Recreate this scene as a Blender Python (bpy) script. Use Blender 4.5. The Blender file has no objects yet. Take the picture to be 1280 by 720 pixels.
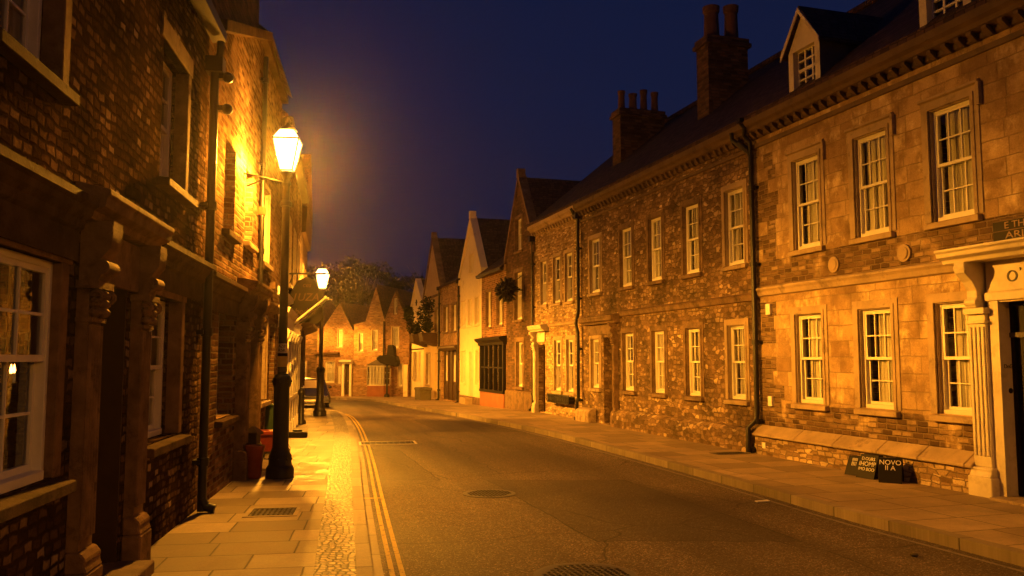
import bpy, bmesh, math, random
from mathutils import Vector
from mathutils.geometry import tessellate_polygon
R = random.Random(7)
PI = math.pi
sc = bpy.context.scene
# A lamplit old street at night.
PW0, PW1, PW2, PW3, PW4 = 8000, 66000, 60000, 94000, 38000
LAMP = [(0, .15), (.2, .22), (.3, .75), (.355, 1.0), (.41, .65), (.46, .34), (.51, .17), (.57, .08), (1, .035)]
SKY = [(0.0, (.13, .11, .26)), (.12, (.1, .1, .3)), (.3, (.06, .095, .36)), (.7, (.035, .07, .33))]
SKYK = 1.0
HAZE = .0004
COL = sc.collection

# ------------------------------------------------------------------ mesh builder
class MB:
    def __init__(self): self.v = []; self.f = []
    def add(self, vs, fs):
        o = len(self.v); self.v += [tuple(p) for p in vs]; self.f += [[i + o for i in f] for f in fs]; return self
    def quad(self, a, b, c, d): return self.add([a, b, c, d], [[0, 1, 2, 3]])
    def box(self, x0, x1, y0, y1, z0, z1):
        return self.add([(x, y, z) for x in (x0, x1) for y in (y0, y1) for z in (z0, z1)],
                        [[0, 1, 3, 2], [4, 6, 7, 5], [0, 4, 5, 1], [2, 3, 7, 6], [0, 2, 6, 4], [1, 5, 7, 3]])
    def prism(self, pts, a, b, f):
        n = len(pts)
        return self.add([f(p, a) for p in pts] + [f(p, b) for p in pts],
                        [list(range(n)), list(range(2 * n - 1, n - 1, -1))] + [[i, i + n, (i + 1) % n + n, (i + 1) % n] for i in range(n)])
    def px(self, pts, x0, x1): return self.prism(pts, x0, x1, lambda p, t: (t, p[0], p[1]))     # pts (y,z) along x
    def py(self, pts, y0, y1): return self.prism(pts, y0, y1, lambda p, t: (p[0], t, p[1]))     # pts (x,z) along y
    def pz(self, pts, z0, z1): return self.prism(pts, z0, z1, lambda p, t: (p[0], p[1], t))     # pts (x,y) along z
    def lathe(self, prof, c=(0, 0, 0), n=16, sx=1, sy=1, a0=0):
        vs = []; fs = []
        for r, z in prof:
            for k in range(n):
                a = a0 + 2 * PI * k / n; vs.append((c[0] + sx * r * math.cos(a), c[1] + sy * r * math.sin(a), c[2] + z))
        m = len(prof)
        for i in range(m - 1):
            for k in range(n): fs.append([i * n + k, i * n + (k + 1) % n, (i + 1) * n + (k + 1) % n, (i + 1) * n + k])
        fs.append(list(range(n))[::-1]); fs.append([(m - 1) * n + k for k in range(n)])
        return self.add(vs, fs)
    def tube(self, pts, r, n=8):
        pts = [Vector(p) for p in pts]; m = len(pts); rs = r if isinstance(r, (list, tuple)) else [r] * m
        vs = []; fs = []; up = None
        for i, p in enumerate(pts):
            d = (pts[min(i + 1, m - 1)] - pts[max(i - 1, 0)]).normalized()
            if up is None: up = Vector((0, 0, 1)) if abs(d.z) < .9 else Vector((1, 0, 0))
            s = d.cross(up).normalized(); up = s.cross(d).normalized()
            for k in range(n):
                a = 2 * PI * k / n; vs.append(p + (s * math.cos(a) + up * math.sin(a)) * rs[i])
        for i in range(m - 1):
            for k in range(n): fs.append([i * n + k, i * n + (k + 1) % n, (i + 1) * n + (k + 1) % n, (i + 1) * n + k])
        fs.append(list(range(n))[::-1]); fs.append([(m - 1) * n + k for k in range(n)])
        return self.add(vs, fs)
    def ball(self, c, r, n=10, m=6, s=(1, 1, 1)):
        prof = [(r * max(.02, math.sin(PI * i / m)), -r * math.cos(PI * i / m) * s[2]) for i in range(m + 1)]
        return self.lathe(prof, c, n, s[0], s[1])
    def sheet(self, outer, holes, y=0, reveal=0):      # wall face in x,z with openings and their reveals
        loops = [[Vector((x, z, 0)) for x, z in outer]] + [[Vector((x, z, 0)) for x, z in h] for h in holes]
        flat = [p for l in loops for p in l]
        self.add([(p.x, y, p.y) for p in flat], [list(t) for t in tessellate_polygon(loops)])
        if reveal:
            for h in holes:
                for i in range(len(h)):
                    a, b = h[i], h[(i + 1) % len(h)]
                    self.quad((a[0], y, a[1]), (b[0], y, b[1]), (b[0], y + reveal, b[1]), (a[0], y + reveal, a[1]))
        return self
    def build(self, name, mat, parent=None, bevel=0, smooth=False, recalc=True, seg=1):
        me = bpy.data.meshes.new(name); me.from_pydata(self.v, [], self.f)
        if recalc or bevel:
            bm = bmesh.new(); bm.from_mesh(me)
            if recalc: bmesh.ops.recalc_face_normals(bm, faces=bm.faces)
            if bevel:
                es = [e for e in bm.edges if len(e.link_faces) == 2 and e.calc_face_angle(0) > .5]
                bmesh.ops.bevel(bm, geom=es, offset=bevel, segments=seg, affect='EDGES', clamp_overlap=True)
            bm.to_mesh(me); bm.free()
        if smooth:
            for p in me.polygons: p.use_smooth = True
            try: me.set_sharp_from_angle(angle=math.radians(38))
            except Exception: pass
        me.materials.append(mat)
        o = bpy.data.objects.new(name, me); COL.objects.link(o)
        if parent: o.parent = parent
        return o

def rect(x0, x1, z0, z1): return [(x0, z0), (x1, z0), (x1, z1), (x0, z1)]
def tag(o, label, cat, group=None):
    o['label'] = label; o['category'] = cat
    if group: o['group'] = group
    return o
def thing(name, label, cat, loc=(0, 0, 0), rz=0, group=None):
    o = bpy.data.objects.new(name, None); COL.objects.link(o); o.location = loc; o.rotation_euler = (0, 0, rz)
    return tag(o, label, cat, group)
def struct(o): o['kind'] = 'structure'; return o
def stuff(o): o['kind'] = 'stuff'; return o
def lettering(text, size, mat, parent, loc, rot, depth=.004, name='lettering', sx=1, align='CENTER', shear=0.0):
    cu = bpy.data.curves.new('t', 'FONT'); cu.body = text; cu.size = size; cu.extrude = depth; cu.align_x = align; cu.align_y = 'CENTER'; cu.shear = shear
    o = bpy.data.objects.new('t', cu); COL.objects.link(o)
    me = bpy.data.meshes.new_from_object(o.evaluated_get(bpy.context.evaluated_depsgraph_get()))
    bpy.data.objects.remove(o); me.materials.clear(); me.materials.append(mat); me.name = name
    o = bpy.data.objects.new(name, me); COL.objects.link(o); o.parent = parent; o.location = loc; o.rotation_euler = rot; o.scale = (sx, 1, 1)
    return o

# ------------------------------------------------------------------ materials
class NT:
    def __init__(s, name):
        s.m = bpy.data.materials.new(name); s.m.use_nodes = True; s.t = s.m.node_tree; s.t.nodes.clear()
        s.out = s.t.nodes.new('ShaderNodeOutputMaterial')
    def set(s, sock, v):
        if isinstance(v, bpy.types.NodeSocket): s.t.links.new(v, sock)
        elif isinstance(v, (tuple, list)) and len(v) == 3 and sock.type == 'RGBA': sock.default_value = (*v, 1)
        else: sock.default_value = v
    def n(s, typ, inp=None, **props):
        nd = s.t.nodes.new('ShaderNode' + typ)
        for k, v in props.items(): setattr(nd, k, v)
        for k, v in (inp or {}).items(): s.set(nd.inputs[k], v)
        return nd
    def ma(s, op, a, b=0.0, c=None):
        i = {0: a, 1: b}
        if c is not None: i[2] = c
        return s.n('Math', i, operation=op).outputs[0]
    def mix(s, f, a, b, mode='MIX'):
        nd = s.n('Mix', data_type='RGBA', blend_type=mode); s.set(nd.inputs[0], f); s.set(nd.inputs[6], a); s.set(nd.inputs[7], b); return nd.outputs[2]
    def ss(s, x, a, b, lo=0.0, hi=1.0):
        return s.n('MapRange', {0: x, 1: a, 2: b, 3: lo, 4: hi}, interpolation_type='SMOOTHSTEP').outputs[0]
    def noise(s, vec, scale, detail=3, rough=.55):
        return s.n('TexNoise', {'Vector': vec, 'Scale': scale, 'Detail': detail, 'Roughness': rough}).outputs[0]
    def xyz(s, v):
        o = s.n('SeparateXYZ', {0: v}).outputs; return o[0], o[1], o[2]
    def vec(s, x, y, z=0.0): return s.n('CombineXYZ', {0: x, 1: y, 2: z}).outputs[0]
    def ramp(s, f, stops):
        nd = s.n('ValToRGB', {0: f}); e = nd.color_ramp.elements
        while len(e) < len(stops): e.new(.5)
        for el, (p, c) in zip(e, stops): el.position = p; el.color = (*c, 1)
        return nd.outputs[0]
    def obj(s): return s.n('TexCoord').outputs['Object']
    def uv(s):
        tc = s.n('TexCoord'); x, y, z = s.xyz(tc.outputs['Object']); nx, ny, nz = s.xyz(tc.outputs['Normal'])
        ax = s.ma('GREATER_THAN', s.ma('ABSOLUTE', nx), .62); az = s.ma('GREATER_THAN', s.ma('ABSOLUTE', nz), .9)
        u = s.ma('ADD', x, s.ma('MULTIPLY', ax, s.ma('SUBTRACT', y, x)))
        v = s.ma('ADD', z, s.ma('MULTIPLY', az, s.ma('SUBTRACT', y, z)))
        return s.vec(u, v, 0.0)
    def bump(s, h, dist, strength=1.0): return s.n('Bump', {'Height': h, 'Distance': dist, 'Strength': strength}).outputs[0]
    def bsdf(s, col, rough=.8, normal=None, spec=.3, metal=0.0, **kw):
        i = {'Base Color': col, 'Roughness': rough, 'Specular IOR Level': spec, 'Metallic': metal}; i.update(kw)
        if normal is not None: i['Normal'] = normal
        b = s.n('BsdfPrincipled', i); s.t.links.new(b.outputs[0], s.out.inputs[0]); return s.m
    def jitter(s, v, amt, scale):
        nz = s.n('TexNoise', {'Vector': v, 'Scale': scale, 'Detail': 2}).outputs[1]
        d = s.n('VectorMath', {0: nz, 1: (.5, .5, .5)}, operation='SUBTRACT').outputs[0]
        d = s.n('VectorMath', {0: d, 'Scale': amt}, operation='SCALE').outputs[0]
        return s.n('VectorMath', {0: v, 1: d}, operation='ADD').outputs[0]
    def rows(s, v, bw, rh):
        u, w, _ = s.xyz(v); w = s.ma('DIVIDE', w, rh); row = s.ma('FLOOR', w)
        sh = s.n('TexWhiteNoise', {'W': row}, noise_dimensions='1D').outputs[0]
        return s.ma('ADD', s.ma('DIVIDE', u, bw), s.ma('MULTIPLY', sh, 7.3)), w, row
    def cells(s, v, bw, rh, gap):            # rectangular units: (mask, random colour, dist in m)
        u, w, row = s.rows(v, bw, rh)
        fu = s.ma('FRACT', u); fw = s.ma('FRACT', w)
        du = s.ma('MULTIPLY', s.ma('MINIMUM', fu, s.ma('SUBTRACT', 1.0, fu)), bw)
        dw = s.ma('MULTIPLY', s.ma('MINIMUM', fw, s.ma('SUBTRACT', 1.0, fw)), rh)
        d = s.ma('MINIMUM', du, dw)
        rnd = s.n('TexWhiteNoise', {'Vector': s.vec(s.ma('FLOOR', u), row)}, noise_dimensions='2D').outputs
        return s.ss(d, gap * .4, gap * 1.4), rnd[0], rnd[1]
    def rubble(s, v, bw, rh, rand, gap):
        u, w, row = s.rows(v, bw, rh); p = s.vec(u, w)
        de = s.n('TexVoronoi', {'Vector': p, 'Scale': 1.0, 'Randomness': rand}, feature='DISTANCE_TO_EDGE', voronoi_dimensions='2D').outputs[0]
        f1 = s.n('TexVoronoi', {'Vector': p, 'Scale': 1.0, 'Randomness': rand}, feature='F1', voronoi_dimensions='2D')
        c = s.xyz(f1.outputs['Color'])
        return s.ss(de, gap * .5, gap * 2.2), c[0], c[1]

def m_masonry(name, stops, mortar, bw=.22, rh=.09, rand=.5, gap=.05, jit=.03, bump=.02, kind='rubble', stain=.5, rough=.85, spec=.25, grain=.4):
    s = NT(name); v = s.uv(); vj = s.jitter(v, jit, 5.0)
    m, r1, r2 = s.rubble(vj, bw, rh, rand, gap) if kind == 'rubble' else s.cells(vj, bw, rh, gap)
    c = s.ramp(r1, stops)
    g = s.noise(v, 38.0, 4, .65); big = s.noise(v, 1.1, 4, .6)
    c = s.mix(1.0, c, s.ramp(g, [(.3, (.72, .72, .72)), (.7, (1.2, 1.2, 1.2))]), 'MULTIPLY')
    c = s.mix(m, mortar, c)
    lo = 1 - stain
    c = s.mix(1.0, c, s.ramp(big, [(.32, (lo, lo, lo)), (.65, (1.15, 1.12, 1.08))]), 'MULTIPLY')
    h = s.ma('ADD', s.ma('MULTIPLY', m, s.ma('ADD', .6, s.ma('MULTIPLY', r2, .6))), s.ma('MULTIPLY', s.noise(v, 22.0, 4, .6), grain))
    return s.bsdf(c, rough, s.bump(h, bump), spec)

def m_plain(name, col, rough=.7, var=.25, scale=3.0, bump=.003, bscale=30.0, spec=.3, metal=0.0, dirt=None):
    s = NT(name); o = s.obj(); a = s.noise(o, scale, 5, .65)
    lo = tuple(c * (1 - var) for c in col); hi = tuple(min(1, c * (1 + var * .6)) for c in col)
    c = s.ramp(a, [(.3, lo), (.7, hi)])
    if dirt:
        d = s.noise(o, scale * .55 + 1.7, 6, .7); c = s.mix(s.ss(d, .52, .7, 0.0, .75), c, dirt)
    return s.bsdf(c, rough, s.bump(s.noise(o, bscale, 4, .6), bump), spec, metal)

M = {}
M['left_stone'] = m_masonry('left_rubble', [(0, (.045, .026, .014)), (.45, (.09, .054, .03)), (.82, (.15, .093, .055)), (.95, (.23, .155, .095)), (1, (.42, .31, .2))], (.045, .028, .017), .135, .078, .3, .014, .085, .012, 'cells', stain=.75, rough=.9, spec=.0, grain=1.7)
M['pilaster_stone'] = m_plain('old_brown_sandstone', (.2, .125, .07), .85, .5, 4.0, .006, 40, spec=.05, dirt=(.05, .031, .018))
M['dim_letters'] = m_plain('dim_gilt', (.1, .06, .034), .7, .3, 9, .001, 40, .1)
M['left_brick'] = m_masonry('left_brick', [(0, (.07, .036, .02)), (.5, (.15, .085, .048)), (1, (.27, .175, .105))], (.17, .13, .09), .225, .078, .2, .012, .028, .011, 'cells', .5, .9, .0, 1.0)
M['dark_brick'] = m_masonry('dark_brick', [(0, (.05, .026, .017)), (.5, (.1, .055, .033)), (1, (.17, .095, .056))], (.08, .06, .042), .225, .078, .2, .011, .012, .012, 'cells', .5)
M['red_brick'] = m_masonry('red_brick', [(0, (.1, .042, .025)), (.5, (.19, .085, .045)), (1, (.3, .15, .085))], (.3, .23, .16), .225, .078, .2, .011, .01, .01, 'cells', .35)
M['tan_brick'] = m_masonry('tan_brick', [(0, (.2, .1, .05)), (.5, (.33, .18, .09)), (1, (.45, .28, .15))], (.32, .26, .18), .225, .078, .2, .011, .01, .01, 'cells', .35)
M['rubble_warm'] = m_masonry('rubble_warm', [(0, (.16, .1, .055)), (.4, (.34, .23, .13)), (.8, (.5, .38, .23)), (1, (.62, .5, .34))], (.2, .145, .095), .18, .085, .42, .05, .045, .016, stain=.4)
M['rubble_dark'] = m_masonry('rubble_dark', [(0, (.12, .076, .044)), (.4, (.21, .136, .078)), (.75, (.32, .218, .127)), (.92, (.42, .3, .18)), (1, (.6, .47, .3))], (.18, .124, .077), .15, .095, .7, .06, .05, .034, stain=.65)
M['trim'] = m_plain('limestone_trim', (.36, .27, .175), .75, .3, 2.2, .003, 24, dirt=(.12, .08, .05))
M['trim_dark'] = m_plain('sooty_sandstone', (.17, .11, .065), .75, .55, 3.5, .006, 45, dirt=(.035, .022, .014))
M['soot'] = m_plain('sooty_stone', (.075, .046, .027), .85, .55, 3.5, .005, 45, spec=.05, dirt=(.02, .013, .008))
M['cornice'] = m_plain('weathered_cornice', (.12, .08, .048), .75, .4, 1.6, .003, 20, dirt=(.05, .035, .025))
M['cream'] = m_plain('cream_render', (.74, .64, .43), .8, .1, 1.2, .003, 60, dirt=(.5, .41, .26))
M['yellow'] = m_plain('ochre_render', (.55, .4, .2), .8, .15, 1.2, .003, 60, dirt=(.34, .24, .12))
M['white'] = m_plain('white_paint', (.72, .68, .58), .45, .1, 4, .0015, 40, .4)
M['stone_paint'] = m_plain('cream_paint', (.6, .53, .4), .5, .18, 3, .002, 40, .4, dirt=(.38, .32, .22))
M['brown_paint'] = m_plain('brown_gloss_paint', (.05, .028, .016), .35, .3, 4, .002, 40, .5)
M['black_paint'] = m_plain('black_paint', (.009, .007, .0065), .6, .3, 4, .002, 40, .2)
M['metal'] = m_plain('black_iron', (.011, .009, .008), .42, .3, 6, .002, 50, .35)
M['lead'] = m_plain('lead_grey', (.1, .09, .08), .55, .3, 3, .003, 30)
M['red_pot'] = m_plain('red_glazed_clay', (.3, .055, .035), .3, .25, 5, .002, 30, .5)
M['red_panel'] = m_plain('red_panel_paint', (.27, .11, .06), .55, .2, 3, .002, 30)
M['green_box'] = m_plain('dark_green_paint', (.03, .06, .035), .5, .25, 5, .002, 30)
M['mossy'] = m_plain('mossy_stone', (.12, .1, .055), .85, .4, 4, .008, 18, dirt=(.05, .055, .025))
M['soil'] = m_plain('soil', (.03, .02, .013), .95, .3, 8, .01, 40)
M['wood_post'] = m_plain('brown_timber', (.07, .04, .022), .6, .3, 5, .003, 30)
M['paper'] = m_plain('pale_paper', (.6, .55, .45), .7, .15, 9, .001, 40)
M['yellow_sticker'] = m_plain('yellow_sticker', (.55, .42, .08), .6, .15, 9, .001, 40)
M['pink_sticker'] = m_plain('red_sticker', (.4, .16, .12), .6, .15, 9, .001, 40)
M['chalk'] = m_plain('chalk_white', (.75, .72, .65), .9, .2, 20, .001, 60)
M['sign_gold'] = m_plain('faded_gilt', (.28, .18, .1), .5, .3, 9, .001, 40)
M['pot_clay'] = m_plain('chimney_clay', (.13, .065, .04), .85, .3, 3, .004, 25)
M['brass'] = m_plain('brass', (.5, .34, .12), .3, .15, 6, .001, 40, .5, 1.0)
M['bark'] = m_plain('bark', (.06, .045, .03), .95, .4, 5, .02, 12)
M['car'] = m_plain('black_car_paint', (.012, .011, .012), .18, .2, 3, .0, 20, .6)
M['chrome'] = m_plain('chrome', (.6, .58, .55), .2, .1, 3, .0, 20, .5, 1.0)
M['rubber'] = m_plain('rubber', (.015, .014, .013), .85, .2, 6, .002, 40)
M['iron_cover'] = None

def m_roof():
    s = NT('clay_roof_tiles'); tc = s.n('TexCoord'); x, y, z = s.xyz(tc.outputs['Object']); nx, ny, nz = s.xyz(tc.outputs['Normal'])
    ax = s.ma('GREATER_THAN', s.ma('ABSOLUTE', nx), .4)
    u = s.ma('ADD', x, s.ma('MULTIPLY', ax, s.ma('SUBTRACT', y, x)))
    v = s.vec(u, s.ma('MULTIPLY', z, 1.5)); m, r1, r2 = s.cells(s.jitter(v, .012, 6.0), .17, .12, .008)
    c = s.ramp(r1, [(0, (.045, .026, .018)), (.5, (.075, .042, .028)), (1, (.11, .062, .04))])
    c = s.mix(m, (.02, .014, .01), c); c = s.mix(s.ss(s.noise(v, 1.3, 5, .7), .5, .75, 0.0, .6), c, (.045, .042, .024))
    _, w, _ = s.rows(v, .17, .12)
    h = s.ma('ADD', s.ma('MULTIPLY', m, s.ma('SUBTRACT', 1.1, s.ma('FRACT', w))), s.ma('MULTIPLY', r2, .35))
    return s.bsdf(c, .8, s.bump(h, .03), .25)
M['roof'] = m_roof()

def m_ashlar():
    s = NT('golden_ashlar'); v = s.uv(); u, w, _ = s.xyz(v)
    ma, a1, a2 = s.cells(s.jitter(v, .035, 3.0), .43, .25, .006)
    ca = s.ramp(a1, [(0, (.29, .195, .105)), (.5, (.39, .275, .155)), (1, (.49, .355, .205))])
    st = s.noise(v, 2.6, 5, .62); ca = s.mix(s.ss(st, .4, .66, 0.0, .75), ca, (.19, .12, .064))
    st2 = s.noise(s.vec(s.ma('MULTIPLY', u, 1.5), w), 2.1, 6, .66); ca = s.mix(s.ss(st2, .5, .7, 0.0, .7), ca, (.72, .58, .36))
    ca = s.mix(ma, (.33, .24, .14), ca)
    mb, b1, b2 = s.cells(s.jitter(v, .03, 6.0), .2, .085, .013)
    cb = s.ramp(b1, [(0, (.07, .045, .028)), (.45, (.13, .083, .049)), (.85, (.21, .14, .083)), (1, (.36, .26, .16))]); cb = s.mix(mb, (.2, .145, .092), cb)
    n = s.ma('MULTIPLY', s.ma('SUBTRACT', s.noise(v, 1.7, 3, .55), .5), 1.6)
    def band(z0, z1): return s.ma('MULTIPLY', s.ss(w, z0 - .02, z0 + .02), s.ma('SUBTRACT', 1.0, s.ss(w, z1 - .02, z1 + .02)))
    k = s.ma('MAXIMUM', band(3.04, 3.52), band(.5, .95))
    k = s.ss(s.ma('ADD', k, n), .7, .98)
    q = s.ma('GREATER_THAN', s.ma('ADD', .62, s.ma('MULTIPLY', a2, .35)), s.ma('ADD', u, s.ma('MULTIPLY', a1, .3)))
    q = s.ma('MULTIPLY', q, s.ma('GREATER_THAN', a1, .35))
    k = s.ma('MAXIMUM', k, s.ma('MULTIPLY', q, .9))
    c = s.mix(k, ca, cb); c = s.mix(1.0, c, s.ramp(s.noise(v, 45.0, 4, .65), [(.3, (.8, .8, .8)), (.7, (1.15, 1.15, 1.15))]), 'MULTIPLY')
    ha = s.ma('ADD', s.ma('MULTIPLY', ma, .35), s.ma('MULTIPLY', a2, .12)); hb = s.ma('MULTIPLY', mb, s.ma('ADD', .55, s.ma('MULTIPLY', b2, .6)))
    so = s.noise(s.vec(s.ma('MULTIPLY', u, 1.0), s.ma('MULTIPLY', w, .55)), .9, 6, .65); c = s.mix(s.ss(so, .48, .68, 0.0, .62), c, (.1, .064, .038))
    h = s.ma('ADD', s.ma('ADD', ha, s.ma('MULTIPLY', k, s.ma('SUBTRACT', hb, ha))), s.ma('MULTIPLY', s.noise(v, 14.0, 5, .6), .35))
    return s.bsdf(c, .9, s.bump(h, .032), .1)
M['ashlar'] = m_ashlar()

def m_asphalt():
    s = NT('asphalt'); o = s.obj(); x, y, z = s.xyz(o); p = s.vec(x, y)
    sp = s.n('TexVoronoi', {'Vector': p, 'Scale': 95.0}, voronoi_dimensions='2D'); cr = s.xyz(sp.outputs['Color'])[0]
    sp2 = s.n('TexVoronoi', {'Vector': p, 'Scale': 42.0}, voronoi_dimensions='2D'); cr2 = s.xyz(sp2.outputs['Color'])[0]
    c = s.ramp(cr, [(0, (.042, .029, .021)), (.75, (.086, .059, .042)), (.93, (.15, .108, .078)), (1, (.32, .24, .18))])
    c = s.mix(s.ma('MULTIPLY', s.ma('GREATER_THAN', cr2, .9), .6), c, (.13, .115, .1))
    a = s.noise(p, .35, 5, .6); c = s.mix(1.0, c, s.ramp(a, [(.35, (.68, .68, .68)), (.65, (1.35, 1.35, 1.35))]), 'MULTIPLY')
    t = s.noise(s.vec(s.ma('ADD', x, s.ma('MULTIPLY', y, .26)), s.ma('MULTIPLY', y, .06)), 1.5, 3, .5); c = s.mix(1.0, c, s.ramp(t, [(.35, (.72, .72, .72)), (.65, (1.25, 1.25, 1.25))]), 'MULTIPLY')
    pm, pr, _q = s.cells(s.jitter(s.vec(s.ma('ADD', x, s.ma('MULTIPLY', y, .28)), y), .1, 2.0), 2.1, 4.3, .02); c = s.mix(s.ma('MULTIPLY', s.ma('GREATER_THAN', pr, .8), .4), c, (.022, .02, .018)); c = s.mix(s.ma('MULTIPLY', s.ma('SUBTRACT', 1.0, pm), s.ma('GREATER_THAN', pr, .8)), c, (.012, .011, .01))
    cw = s.n('TexVoronoi', {'Vector': s.jitter(p, .5, 1.2), 'Scale': .33}, feature='DISTANCE_TO_EDGE', voronoi_dimensions='2D').outputs[0]
    c = s.mix(s.ss(cw, .002, .006, .65, 0.0), c, (.012, .011, .01))
    h = s.ma('ADD', s.ma('MULTIPLY', sp.outputs['Distance'], -.5), s.ma('MULTIPLY', s.noise(p, 60.0, 3), .6))
    return s.bsdf(c, s.ss(a, .3, .7, .62, .8), s.bump(h, .008), .35)
M['asphalt'] = m_asphalt()

def m_flags(name, bw, rh, ang, base, spread, bump=.006, gap=.008):
    s = NT(name); x, y, z = s.xyz(s.obj()); ca, sa = math.cos(ang), math.sin(ang)
    u = s.ma('ADD', s.ma('MULTIPLY', x, ca), s.ma('MULTIPLY', y, sa)); w = s.ma('ADD', s.ma('MULTIPLY', x, -sa), s.ma('MULTIPLY', y, ca))
    v = s.jitter(s.vec(u, w), .012, 4.0); m, r1, r2 = s.cells(v, bw, rh, gap)
    lo = tuple(c * (1 - spread) for c in base); hi = tuple(c * (1 + spread) for c in base)
    c = s.ramp(r1, [(0, lo), (.15, lo), (.5, base), (1, hi)])
    a = s.noise(v, 2.2, 6, .68); c = s.mix(1.0, c, s.ramp(a, [(.3, (.62, .6, .56)), (.68, (1.2, 1.2, 1.2))]), 'MULTIPLY')
    b = s.noise(v, 40.0, 4, .7); c = s.mix(1.0, c, s.ramp(b, [(.3, (.85, .85, .85)), (.7, (1.12, 1.12, 1.12))]), 'MULTIPLY')
    c = s.mix(m, tuple(q * .22 for q in base), c)
    h = s.ma('ADD', s.ma('ADD', s.ma('MULTIPLY', m, .8), s.ma('MULTIPLY', r2, .4)), s.ma('MULTIPLY', s.noise(v, 9.0, 5, .6), .5))
    return s.bsdf(c, s.ss(a, .3, .7, .55, .75), s.bump(h, bump), .35)
M['flags'] = m_flags('flagstones', .72, .52, .155, (.215, .168, .112), .3)
M['flags_r'] = m_flags('right_flagstones', .8, .62, .3, (.3, .225, .14), .22)
M['kerb'] = m_flags('kerbstone', 3.0, .9, .2, (.25, .2, .135), .25, .008)
def m_cobble():
    s = NT('river_cobbles'); x, y, z = s.xyz(s.obj()); u = s.ma('ADD', x, s.ma('MULTIPLY', y, .22))
    m, r1, r2 = s.rubble(s.vec(u, y), .062, .085, .55, .09)
    c = s.ramp(r1, [(0, (.07, .052, .035)), (.5, (.15, .115, .075)), (1, (.26, .205, .14))]); c = s.mix(m, (.05, .038, .026), c)
    h = s.ma('ADD', s.ma('POWER', m, .6), s.ma('MULTIPLY', r2, .3)); return s.bsdf(c, .55, s.bump(h, .02), .4)
M['cobble'] = m_cobble()
def m_paintline(name, col):
    s = NT(name); o = s.obj(); a = s.noise(o, 14.0, 6, .75); c = s.mix(s.ss(a, .5, .66, 0.0, .9), col, (.07, .06, .05))
    return s.bsdf(c, .7, s.bump(s.noise(o, 70.0, 3), .004), .3)
M['yellow_line'] = m_paintline('yellow_road_paint', (.5, .35, .07)); M['white_line'] = m_paintline('worn_white_road_paint', (.2, .17, .13))
def m_iron():
    s = NT('cast_iron_cover'); x, y, z = s.xyz(s.obj()); m, a, b = s.cells(s.vec(x, y), .06, .06, .012)
    return s.bsdf(s.mix(m, (.015, .012, .01), (.05, .04, .03)), .5, s.bump(m, .006), .5, .6)
M['iron_cover'] = m_iron()
def m_glass():
    s = NT('window_glass'); fr = s.n('Fresnel', {0: 1.5}).outputs[0]; t = s.n('BsdfTransparent', {0: (.95, .96, .96, 1)}).outputs[0]
    nb = s.bump(s.noise(s.obj(), 2.5, 2), .006)
    g = s.n('BsdfGlossy', {0: (1, 1, 1, 1), 'Roughness': .03, 'Normal': nb}).outputs[0]
    mx = s.n('MixShader', {0: s.ma('MULTIPLY', fr, 1.4), 1: t, 2: g}); s.t.links.new(mx.outputs[0], s.out.inputs[0]); return s.m
M['glass'] = m_glass()
def m_curtain(name, col, tr=.35):
    s = NT(name); o = s.obj(); x, y, z = s.xyz(o)
    c = s.mix(s.noise(s.vec(s.ma('MULTIPLY', x, 40.0), s.ma('MULTIPLY', z, 30.0)), 1.0, 3), tuple(q * .7 for q in col), col)
    d = s.n('BsdfDiffuse', {0: c}).outputs[0]; t = s.n('BsdfTranslucent', {0: c}).outputs[0]
    mx = s.n('MixShader', {0: tr, 1: d, 2: t}); s.t.links.new(mx.outputs[0], s.out.inputs[0]); return s.m
M['curtain'] = m_curtain('net_curtain', (.86, .8, .68), .15); M['drape'] = m_curtain('heavy_drape', (.36, .27, .18), .1)
M['leaf'] = m_curtain('dark_leaves', (.05, .06, .025), .25); M['leaf_dark'] = m_curtain('evergreen_leaves', (.004, .0045, .003), .2)
def m_emit(name, col, st, see=True):
    s = NT(name); e = s.n('Emission', {0: (*col, 1), 1: st}).outputs[0]
    if see:
        t = s.n('BsdfTransparent', {0: (1, 1, 1, 1)}).outputs[0]; a = s.n('AddShader', {0: e, 1: t}); e = a.outputs[0]
    s.t.links.new(e, s.out.inputs[0]); return s.m
SOD = (1.0, .365, .023)
M['lamp_glass'] = m_emit('lit_lantern_glass', (1, .62, .24), 4.0); M['bulb'] = m_emit('sodium_bulb', (1, .66, .28), 14, False); M['flame'] = m_emit('warm_bulb', (1, .4, .08), 14, False)

# ------------------------------------------------------------------ building kit (house frame: x along the front, -y to the street, z up)
def rline(y): return (9.364 - .305 * y, y)           # front line of the right-hand row
def lline(y): return (-3.17 - .155 * (y - 7), y)     # front line of the left-hand row
def zg(y): return -.02 * max(0.0, y - 27)            # the street falls gently beyond the bend

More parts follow.
